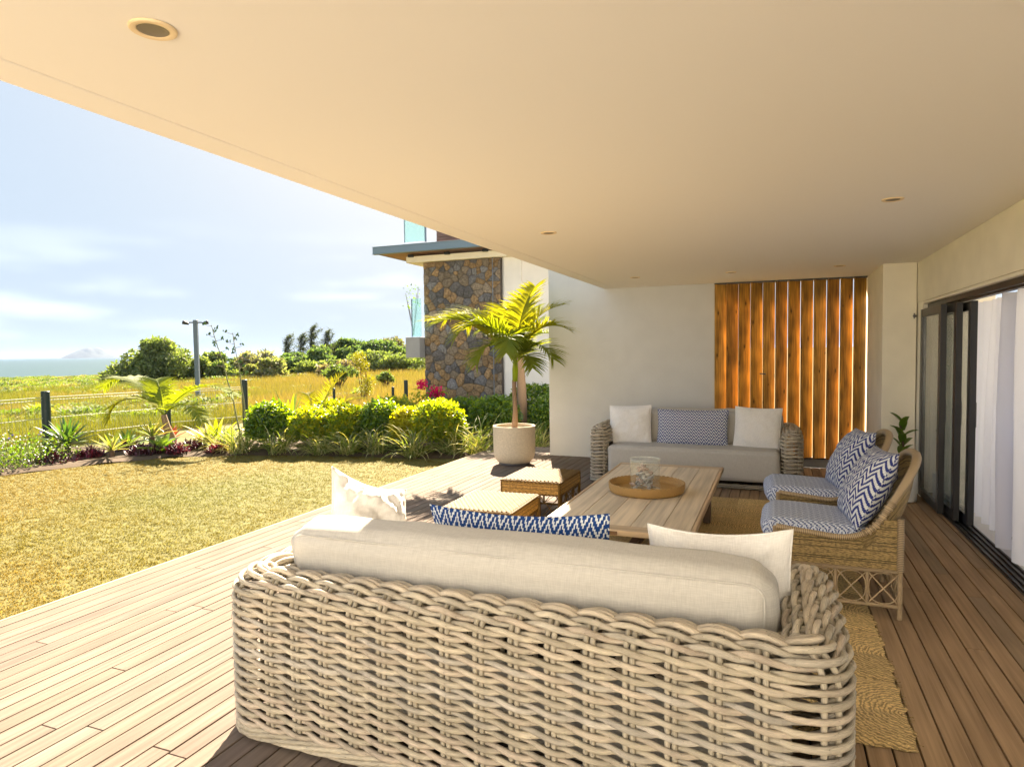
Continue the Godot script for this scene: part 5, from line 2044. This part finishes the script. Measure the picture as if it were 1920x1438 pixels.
func build_palms() -> void:
	var t := thing("curved_palm", "low palm with four arching fronds and a short grey trunk", "palm", Vector3(-10.55, -0.1, -9.05))
	var b := MB.new()
	b.tube(PackedVector3Array([Vector3(0.1, -0.05, 0), Vector3(0.05, 0.2, 0), Vector3(-0.03, 0.38, 0), Vector3(-0.1, 0.6, 0.0)]), PackedFloat32Array([0.13, 0.09, 0.065, 0.05]), 12)
	part("trunk", b, M.bark_pale, t)
	var crown := Vector3(-0.1, 0.6, 0)
	var fr := [[-95, 1.05, 1.75, 1.9, 0.46], [-125, 0.9, 1.2, 2.5, 0.5], [85, 0.8, 1.75, 1.45, 0.4], [108, 0.45, 1.65, 1.25, 0.38], [-60, 1.25, 1.3, 1.9, 0.4]]
	for q in fr:
		var o := part("frond", frond_mesh(deg_to_rad(q[0]), q[1], q[2], q[3], q[4], 62, 0.45, 0.0, 0.3), M.frond if q[0] < -100 else M.frond_green, t)
		o.position = crown
	t = thing("young_palm", "young yellow green palm behind the hedge's left end", "palm", Vector3(-8.25, -0.1, -10.4))
	for q in [[-50, 1.4, 1.35, 1.5, 0.34], [70, 1.25, 1.5, 1.6, 0.36], [100, 0.95, 1.4, 1.7, 0.34], [-100, 1.1, 1.2, 1.6, 0.32], [20, 1.45, 1.5, 0.9, 0.34]]:
		part("frond", frond_mesh(deg_to_rad(q[0]), q[1], q[2], q[3], q[4], 34, 0.4, 0.0, 0.5), M.frond, t)
	t = thing("garden_palm", "taller palm with a ringed pinkish trunk behind the potted palm, by the white wall", "palm", Vector3(-4.62, -0.1, -12.0))
	b = MB.new()
	var pts := PackedVector3Array()
	var rad := PackedFloat32Array()
	for i in 40:
		var f := i / 39.0
		pts.append(Vector3(0.03 * sin(f * 4.0), f * 1.75, 0))
		rad.append(lerpf(0.11, 0.075, f) * (1.06 if i % 3 == 0 else 1.0))
	b.tube(pts, rad, 12)
	part("trunk", b, M.bark_pale, t)
	for q in [[60, 1.2, 1.3, 1.5, 0.42], [100, 0.8, 1.2, 1.7, 0.42], [-60, 1.0, 1.3, 1.7, 0.42], [-110, 1.1, 1.2, 1.9, 0.42], [10, 1.4, 1.3, 1.2, 0.42], [160, 1.0, 1.1, 2.0, 0.4]]:
		var o := part("frond", frond_mesh(deg_to_rad(q[0]), q[1], q[2] * 0.85, q[3], q[4], 32, 0.5), M.frond_green, t)
		o.position = Vector3(0, 1.75, 0)
	# agave flower stalks
	for k in 2:
		t = thing("agave_stalk", ["tall thin agave flower stalk leaning left beside the lamp post", "tall thin agave flower stalk, the right hand one of the two"][k], "flower stalk", Vector3(-9.2 + 0.1 * k, -0.1, -9.5), 0.0, "agave flower stalks")
		var top: Vector3 = [Vector3(-0.78, 2.28, -0.1), Vector3(-0.36, 2.12, -0.1)][k]
		b = MB.new()
		var st := PackedVector3Array()
		var sr := PackedFloat32Array()
		for i in 12:
			var f := i / 11.0
			st.append(top * f + Vector3(0.06 * sin(f * PI) + 0.01 * sin(f * 20.0), 0, 0))
			sr.append(lerpf(0.02, 0.006, f))
		b.tube(st, sr, 6)
		part("stem", b, M.stem_green, t)
		b = MB.new()
		var s := MB.new()
		for i in 13:
			var f := 0.62 + 0.37 * i / 12.0
			var p := top * f + Vector3(0.06 * sin(f * PI), 0, 0)
			var a := i * 2.3
			var tip := p + Vector3(cos(a) * 0.17, 0.06, sin(a) * 0.17) * (1.3 - f * 0.6)
			b.tube(PackedVector3Array([p, p.lerp(tip, 0.6) + Vector3(0, -0.01, 0), tip]), PackedFloat32Array([0.005, 0.0035, 0.0025]), 4)
			for e in 7:
				s.lathe(PackedVector2Array([Vector2(0.001, -0.02), Vector2(0.013, 0.0), Vector2(0.001, 0.022)]), 5, tip + Vector3(rnd(-0.035, 0.035), rnd(-0.02, 0.035), rnd(-0.035, 0.035)))
		part("side_twigs", b, M.bark, t)
		part("seed_pods", s, M.leaf_hedge_dark, t).set_meta("kind", "stuff")
	# pink bougainvillea and a yellow flowering shrub
	t = thing("bougainvillea", "bright magenta bougainvillea blossom beside the villa's stone wall", "flowering shrub", Vector3(-6.85, -0.1, -12.3))
	for c in [Vector3(-0.12, 1.02, 0), Vector3(0.2, 0.88, 0.05), Vector3(0.32, 0.84, 0.05)]:
		leaf_cloud(t, "blossom", M.magenta, 130, func(): return c + Vector3(rnd(-1, 1), rnd(-1, 1), rnd(-1, 1)).normalized() * 0.13 * sqrt(rng.randf()), 0.045, 0.04)
	leaf_cloud(t, "leaves", M.leaf_hedge, 500, func(): return Vector3(rnd(-0.35, 0.5), rnd(0.3, 0.95), rnd(-0.2, 0.2)), 0.06, 0.03)
	b = MB.new()
	for k in 9:
		b.tube(PackedVector3Array([Vector3(rnd(-0.05, 0.05), 0, 0), Vector3(rnd(-0.3, 0.4), 0.6, rnd(-0.15, 0.15)), Vector3(rnd(-0.4, 0.5), rnd(0.8, 1.15), rnd(-0.2, 0.2))]), PackedFloat32Array([0.012, 0.008, 0.003]), 5)
	part("branches", b, M.bark, t)
	t = thing("yellow_shrub", "thin shrub covered in yellow flowers beyond the hedge", "flowering shrub", Vector3(-12.8, -0.3, -18.6))
	for c in [Vector3(-0.1, 1.75, 0), Vector3(0.1, 1.5, 0.1), Vector3(0.25, 1.0, 0), Vector3(0.2, 0.7, 0.1)]:
		leaf_cloud(t, "blossom", M.flower_yellow, 240, func(): return c + Vector3(rnd(-1, 1), rnd(-0.8, 0.8), rnd(-1, 1)).normalized() * 0.26 * sqrt(rng.randf()), 0.06, 0.04)
	b = MB.new()
	for k in 7:
		b.tube(PackedVector3Array([Vector3(rnd(-0.05, 0.05), 0, 0), Vector3(rnd(-0.1, 0.3), 0.8, 0), Vector3(rnd(-0.25, 0.35), rnd(1.2, 1.8), rnd(-0.1, 0.1))]), PackedFloat32Array([0.02, 0.012, 0.004]), 5)
	part("branches", b, M.bark, t)


func build_fence() -> void:
	var posts := [Vector3(-11.6, -0.25, -5.0), Vector3(-12.05, -0.25, -7.82), Vector3(-12.35, -0.3, -10.6), Vector3(-11.75, -0.3, -12.25), Vector3(-10.2, -0.3, -13.6), Vector3(-9.0, -0.3, -14.4), Vector3(-7.9, -0.3, -13.2)]
	var lab := ["dark green fence post beyond the photo's left edge", "dark round fence post behind the spiky agave, leftmost and tallest in view", "dark round fence post behind the curved palm's trunk", "dark round fence post right of the agave stalks' feet", "short dark fence stake among the light green shrubs, left of the yellow flowers", "short dark fence stake right of the yellow flowers", "short dark fence stake left of the magenta blossom"]
	for k in range(1, posts.size()):
		var b := MB.new()
		var r: float = [0.07, 0.07, 0.065, 0.065, 0.035, 0.035, 0.045][k]
		var h: float = [1.26, 1.26, 1.28, 1.32, 1.05, 1.05, 1.28][k]
		b.lathe(PackedVector2Array([Vector2(r, -0.1), Vector2(r, h - 0.02), Vector2(r * 0.9, h), Vector2(0.0, h + 0.004)]), 16)
		solo("fence_post", b, M.post, lab[k], "fence post", posts[k], "dark fence posts along the garden edge")
	for k in 3:
		var p: Vector3 = posts[k]
		var q: Vector3 = posts[k + 1]
		var o := thing("wire_mesh_fence", ["fine wire mesh fence at the photo's left edge, left of the leftmost visible post", "fine wire mesh fence between the two left fence posts", "fine wire mesh fence behind the curved palm and its right fronds"][k], "wire fence", p, 0.0, "wire mesh fence panels")
		var d := q - p
		var b := MB.new()
		var n := int(d.length() / 0.06)
		for i in n:
			var a := d * (i + 0.5) / n
			b.tube(PackedVector3Array([a + Vector3(0, 0.1, 0), a + Vector3(0, 1.15, 0)]), PackedFloat32Array([0.0022]), 3, Color.WHITE, false, false)
		part("upright_wires", b, M.wire, o).set_meta("kind", "stuff")
		for y in [0.12, 0.45, 0.78, 1.1, 1.15]:
			b = MB.new()
			b.bar(Vector3(0, y, 0), d + Vector3(0, y, 0), 0.006, 5)
			part("line_wire", b, M.wire, o)
	# lamp post in the field
	var lp := thing("lamp_post", "grey blue square lamp post with two small spotlights, beyond the fence", "lamp post", Vector3(-21.6, land_height(-21.6, -20.0), -20.0))
	var h := 3.03 - land_height(-21.6, -20.0)
	var b := MB.new()
	b.box(Vector3(0, h / 2, 0), Vector3(0.16, h, 0.16), Color.WHITE, 0.012, Basis(Vector3.UP, 0.5))
	part("post", b, M.pole, lp)
	for s in [-1, 1]:
		b = MB.new()
		var u: Vector3 = Vector3(0.83, 0, -0.55) * s
		b.bar(u * 0.08 + Vector3(0, h - 0.1, 0), u * 0.24 + Vector3(0, h - 0.1, 0), 0.025, 6)
		part("bracket", b, M.black, lp)
		b = MB.new()
		b.lathe(PackedVector2Array([Vector2(0, -0.12), Vector2(0.05, -0.11), Vector2(0.075, 0.08), Vector2(0.08, 0.12), Vector2(0.0, 0.11)]), 12)
		var sp := part("spotlight", b, M.black, lp)
		sp.position = u * 0.36 + Vector3(0, h - 0.12, 0)
		sp.rotation = Vector3(0, 0.6, 1.3 * -s)


# ---------------------------------------------------------------- the far scrub
func far_tree(called: String, label: String, at: Vector3, w: float, h: float, d: float, n: int, tints: Array, trunk := 0.2, flat := 0.5, group := "trees beyond the garden fence", leaf := 0.34) -> void:
	at.y = land_height(at.x, at.z) - 0.05
	var o := thing(called, label, "tree", at, 0.0, group)
	var lobes := []
	for k in 15:
		var a := rnd(0, TAU)
		var q := sqrt(rng.randf())
		var y := h * lerpf(trunk + 0.16, 0.84, rng.randf()) * (1.0 - 0.28 * q * q)
		lobes.append([Vector3(cos(a) * q * w * 0.4, y, sin(a) * q * d * 0.4), rnd(0.14, 0.24) * w * 0.8])
	var pick := func() -> Vector3:
		var l: Array = lobes[rng.randi() % lobes.size()]
		var v := Vector3(rnd(-1, 1), rnd(-1, 1), rnd(-1, 1)).normalized() * pow(rng.randf(), 0.35)
		return l[0] + Vector3(v.x * l[1], v.y * l[1] * flat * 1.2, v.z * l[1])
	leaf_cloud(o, "crown", M.leaf_far, n, pick, leaf, leaf * 0.5, 0.3, tints)
	var b := MB.new()
	for l in lobes:
		var c: Vector3 = l[0]
		b.tube(PackedVector3Array([Vector3(rnd(-0.1, 0.1), 0, rnd(-0.1, 0.1)), Vector3(c.x * 0.35, c.y * 0.5, c.z * 0.35), c]), PackedFloat32Array([h * 0.03, h * 0.018, h * 0.006]), 5)
	part("trunk", b, M.bark, o)


func build_far_plants() -> void:
	var green := [Color(0.250, 0.294, 0.106), Color(0.312, 0.344, 0.138), Color(0.188, 0.237, 0.088)]
	var dark := [Color(0.144, 0.219, 0.100), Color(0.188, 0.263, 0.112), Color(0.225, 0.275, 0.100)]
	var pale := [Color(0.338, 0.338, 0.163), Color(0.400, 0.362, 0.225), Color(0.288, 0.325, 0.125)]
	var grey_ := [Color(0.413, 0.375, 0.338), Color(0.375, 0.338, 0.288), Color(0.338, 0.325, 0.200)]
	far_tree("broad_tree", "broad rounded tree left of the lamp post, largest in the field", Vector3(-52.3, 0, -43.7), 8.2, 4.2, 6.0, 15000, green, 0.0, 0.75)
	far_tree("broad_tree", "smaller rounded tree just right of the lamp post", Vector3(-47.4, 0, -45.7), 4.8, 3.6, 4.0, 8000, green, 0.0, 0.7)
	far_tree("bare_tree", "grey half bare tree right of the agave stalks", Vector3(-43.6, 0, -47.1), 3.8, 3.6, 3.4, 1900, grey_, 0.2, 0.7)
	far_tree("olive_tree", "light green tree below the grey half bare tree", Vector3(-37.3, 0, -41.2), 3.0, 2.3, 3.0, 4000, pale, 0.1)
	far_tree("dark_tree", "dense dark green tree in the middle distance under the casuarinas", Vector3(-39.3, 0, -48.9), 5.6, 3.6, 4.6, 10000, dark, 0.08)
	far_tree("dark_tree", "dark green tree farther right, half way to the villa", Vector3(-40.2, 0, -56.9), 6.4, 3.9, 5.0, 9000, dark, 0.08)
	far_tree("brown_shrub", "brownish bare shrub in front of the dark green trees", Vector3(-30.7, 0, -41.5), 3.8, 1.3, 3.0, 2000, [Color(0.34, 0.25, 0.18), Color(0.26, 0.21, 0.13)], 0.05)
	far_tree("brown_tree", "pinkish brown bare thicket on the rise near the villa", Vector3(-39.6, 0, -65.0), 9.5, 3.7, 5.0, 9000, [Color(0.33, 0.26, 0.19), Color(0.26, 0.24, 0.13), Color(0.22, 0.23, 0.1)], 0.05)
	far_tree("green_thicket", "bright green thicket at the foot of the rise near the villa", Vector3(-31.6, 0, -49.6), 7.5, 1.9, 3.0, 7000, green, 0.02)
	far_tree("shore_bush", "low green bushes filling the gap between the lamp post and the grey tree", Vector3(-47.0, 0, -50.5), 6.0, 2.4, 3.0, 5000, green, 0.02)
	far_tree("shore_bush", "low green bush left of the broad rounded tree's foot", Vector3(-57.0, 0, -43.5), 3.4, 1.9, 2.5, 3000, green, 0.02)
	far_tree("green_thicket", "mid green thicket between the dark trees and the pinkish brown one", Vector3(-37.6, 0, -57.0), 7.5, 3.3, 4.0, 8000, dark, 0.02)
	far_tree("green_thicket", "green bushes below the dense dark tree, left of the brownish shrub", Vector3(-35.5, 0, -45.8), 5.0, 1.6, 2.5, 4500, green, 0.02)
	far_tree("papaya_tree", "small flat topped tree standing alone left of the yellow flowers", Vector3(-18.4, 0, -24.9), 1.7, 1.5, 1.5, 1300, [Color(0.17, 0.22, 0.07), Color(0.2, 0.25, 0.08)], 0.55, 0.5, "trees beyond the garden fence", 0.17)
	far_tree("papaya_tree", "tiny thin stemmed tree between the flat topped tree and the villa", Vector3(-16.4, 0, -25.6), 0.8, 1.1, 0.8, 500, [Color(0.17, 0.22, 0.07)], 0.55, 0.5, "trees beyond the garden fence", 0.17)
	# wind bent casuarinas standing above the dark trees
	for k in 4:
		var at: Vector3 = [Vector3(-45.3, 0, -53.0), Vector3(-44.0, 0, -53.6), Vector3(-43.0, 0, -54.0), Vector3(-41.6, 0, -54.4)][k]
		var h: float = [3.8, 3.9, 4.7, 4.1][k]
		at.y = land_height(at.x, at.z)
		var o := thing("casuarina_tree", ["small wind bent casuarina at the left of its group", "wind bent casuarina second from the left", "tallest wind bent casuarina above the dark trees", "feathery casuarina at the right of its group"][k], "tree", at, 0.0, "wind bent casuarinas")
		var b := MB.new()
		var lean := Vector3(0.35, 0, 0.1)
		b.tube(PackedVector3Array([Vector3.ZERO, Vector3(-0.2, h * 0.5, 0), Vector3(0.1, h * 0.97, 0)]), PackedFloat32Array([0.12, 0.08, 0.02]), 6)
		part("trunk", b, M.bark, o)
		leaf_cloud(o, "crown", M.leaf_far, 1100, func():
			var br := floorf(rng.randf() * 14.0)
			var f := rng.randf()
			var a := br * 2.4
			var reach := (1.25 - br / 14.0) * (0.7 + 0.4 * sin(br * 5.0 + k))
			return Vector3(cos(a) * f * reach + 0.5 * f + rnd(-0.12, 0.12), h * (0.42 + 0.56 * br / 14.0) + f * 0.5 + rnd(-0.16, 0.16), sin(a) * f * reach + rnd(-0.12, 0.12)), 0.34, 0.05, 1.2, [Color(0.08, 0.1, 0.07), Color(0.11, 0.125, 0.08)])
	# low scrub and field grass, uncountable
	var b := MB.new()
	for k in 120:
		var a := rnd(0, TAU)
		var e := rnd(0.0, 1.3)
		var d := Vector3(cos(a) * cos(e), sin(e) * 0.8, sin(a) * cos(e)) * rnd(0.55, 1.0)
		blade(b, d * 0.42 + Vector3(0, 0.05, 0), rnd(0, TAU), rnd(-0.2, 1.2), 0.13, 0.055, 0.5, 0.2, 2)
	var bush := b.mesh()
	var places := []
	var tints := []
	var f := noise(0.05, 501, 3)
	var tries := 0
	while places.size() < 5200 and tries < 90000:
		tries += 1
		var az := deg_to_rad(rnd(20.0, 68.0))
		var d := 17.0 + 330.0 * pow(rng.randf(), 1.7)
		var x := -sin(az) * d
		var z := -cos(az) * d
		if x > -14.5 and z > -15.5:
			continue
		var deg := rad_to_deg(az)
		var q := f.get_noise_2d(x, z)
		var want := smoothstep(-0.25, 0.35, q) * smoothstep(34.0, 50.0, deg) + smoothstep(45.0, 75.0, d) * (1.0 if deg > 24.0 else 0.6)
		if deg < 44.0 and d < 46.0:
			want = 0.03
		if rng.randf() > want:
			continue
		var s := rnd(0.5, 1.35) * (1.0 + d * 0.006)
		places.append(Transform3D(Basis(Vector3.UP, rnd(0, TAU)) * Basis.from_scale(Vector3(s * 1.3, s * rnd(0.55, 0.95), s * 1.3)), Vector3(x, land_height(x, z) - 0.06, z)))
		var g := rng.randf()
		tints.append((Color(0.26, 0.3, 0.035) if g < 0.5 else (Color(0.17, 0.23, 0.045) if g < 0.85 else Color(0.33, 0.27, 0.09))) * rnd(0.75, 1.2))
	var o := stuff("scrub", bush, M.leaf_far, places, tints)
	tag(o, "low yellow green scrub covering the coastal field", "scrub")
	# long dry grass
	b = MB.new()
	for k in 16:
		blade(b, Vector3(rnd(-0.12, 0.12), 0, rnd(-0.12, 0.12)), rnd(0, TAU), rnd(0.9, 1.5), rnd(0.16, 0.36), 0.008, rnd(0.2, 1.0), 0.2, 2)
	var tuft := b.mesh()
	places = []
	tints = []
	for k in 26000:
		var az := deg_to_rad(rnd(18.0, 68.0))
		var d := 14.5 + 50.0 * pow(rng.randf(), 1.4)
		var x := -sin(az) * d
		var z := -cos(az) * d
		if x > -12.6 and z > -14.6:
			continue
		var s := rnd(0.6, 1.2) * (1.0 + d * 0.012)
		places.append(Transform3D(Basis(Vector3.UP, rnd(0, TAU)).scaled(Vector3(s, s, s)), Vector3(x, land_height(x, z) - 0.02, z)))
		var q := clampf(0.5 + 0.9 * f.get_noise_2d(x * 2.0, z * 2.0) + 0.5 * (1.0 - smoothstep(36.0, 52.0, rad_to_deg(az))), 0.0, 1.0)
		tints.append(Color(0.25, 0.29, 0.04).lerp(Color(0.43, 0.345, 0.13), q) * rnd(0.8, 1.15))
	o = stuff("field_grass", tuft, M.grass, places, tints)
	tag(o, "long dry grass in the field beyond the wire fence", "grass")
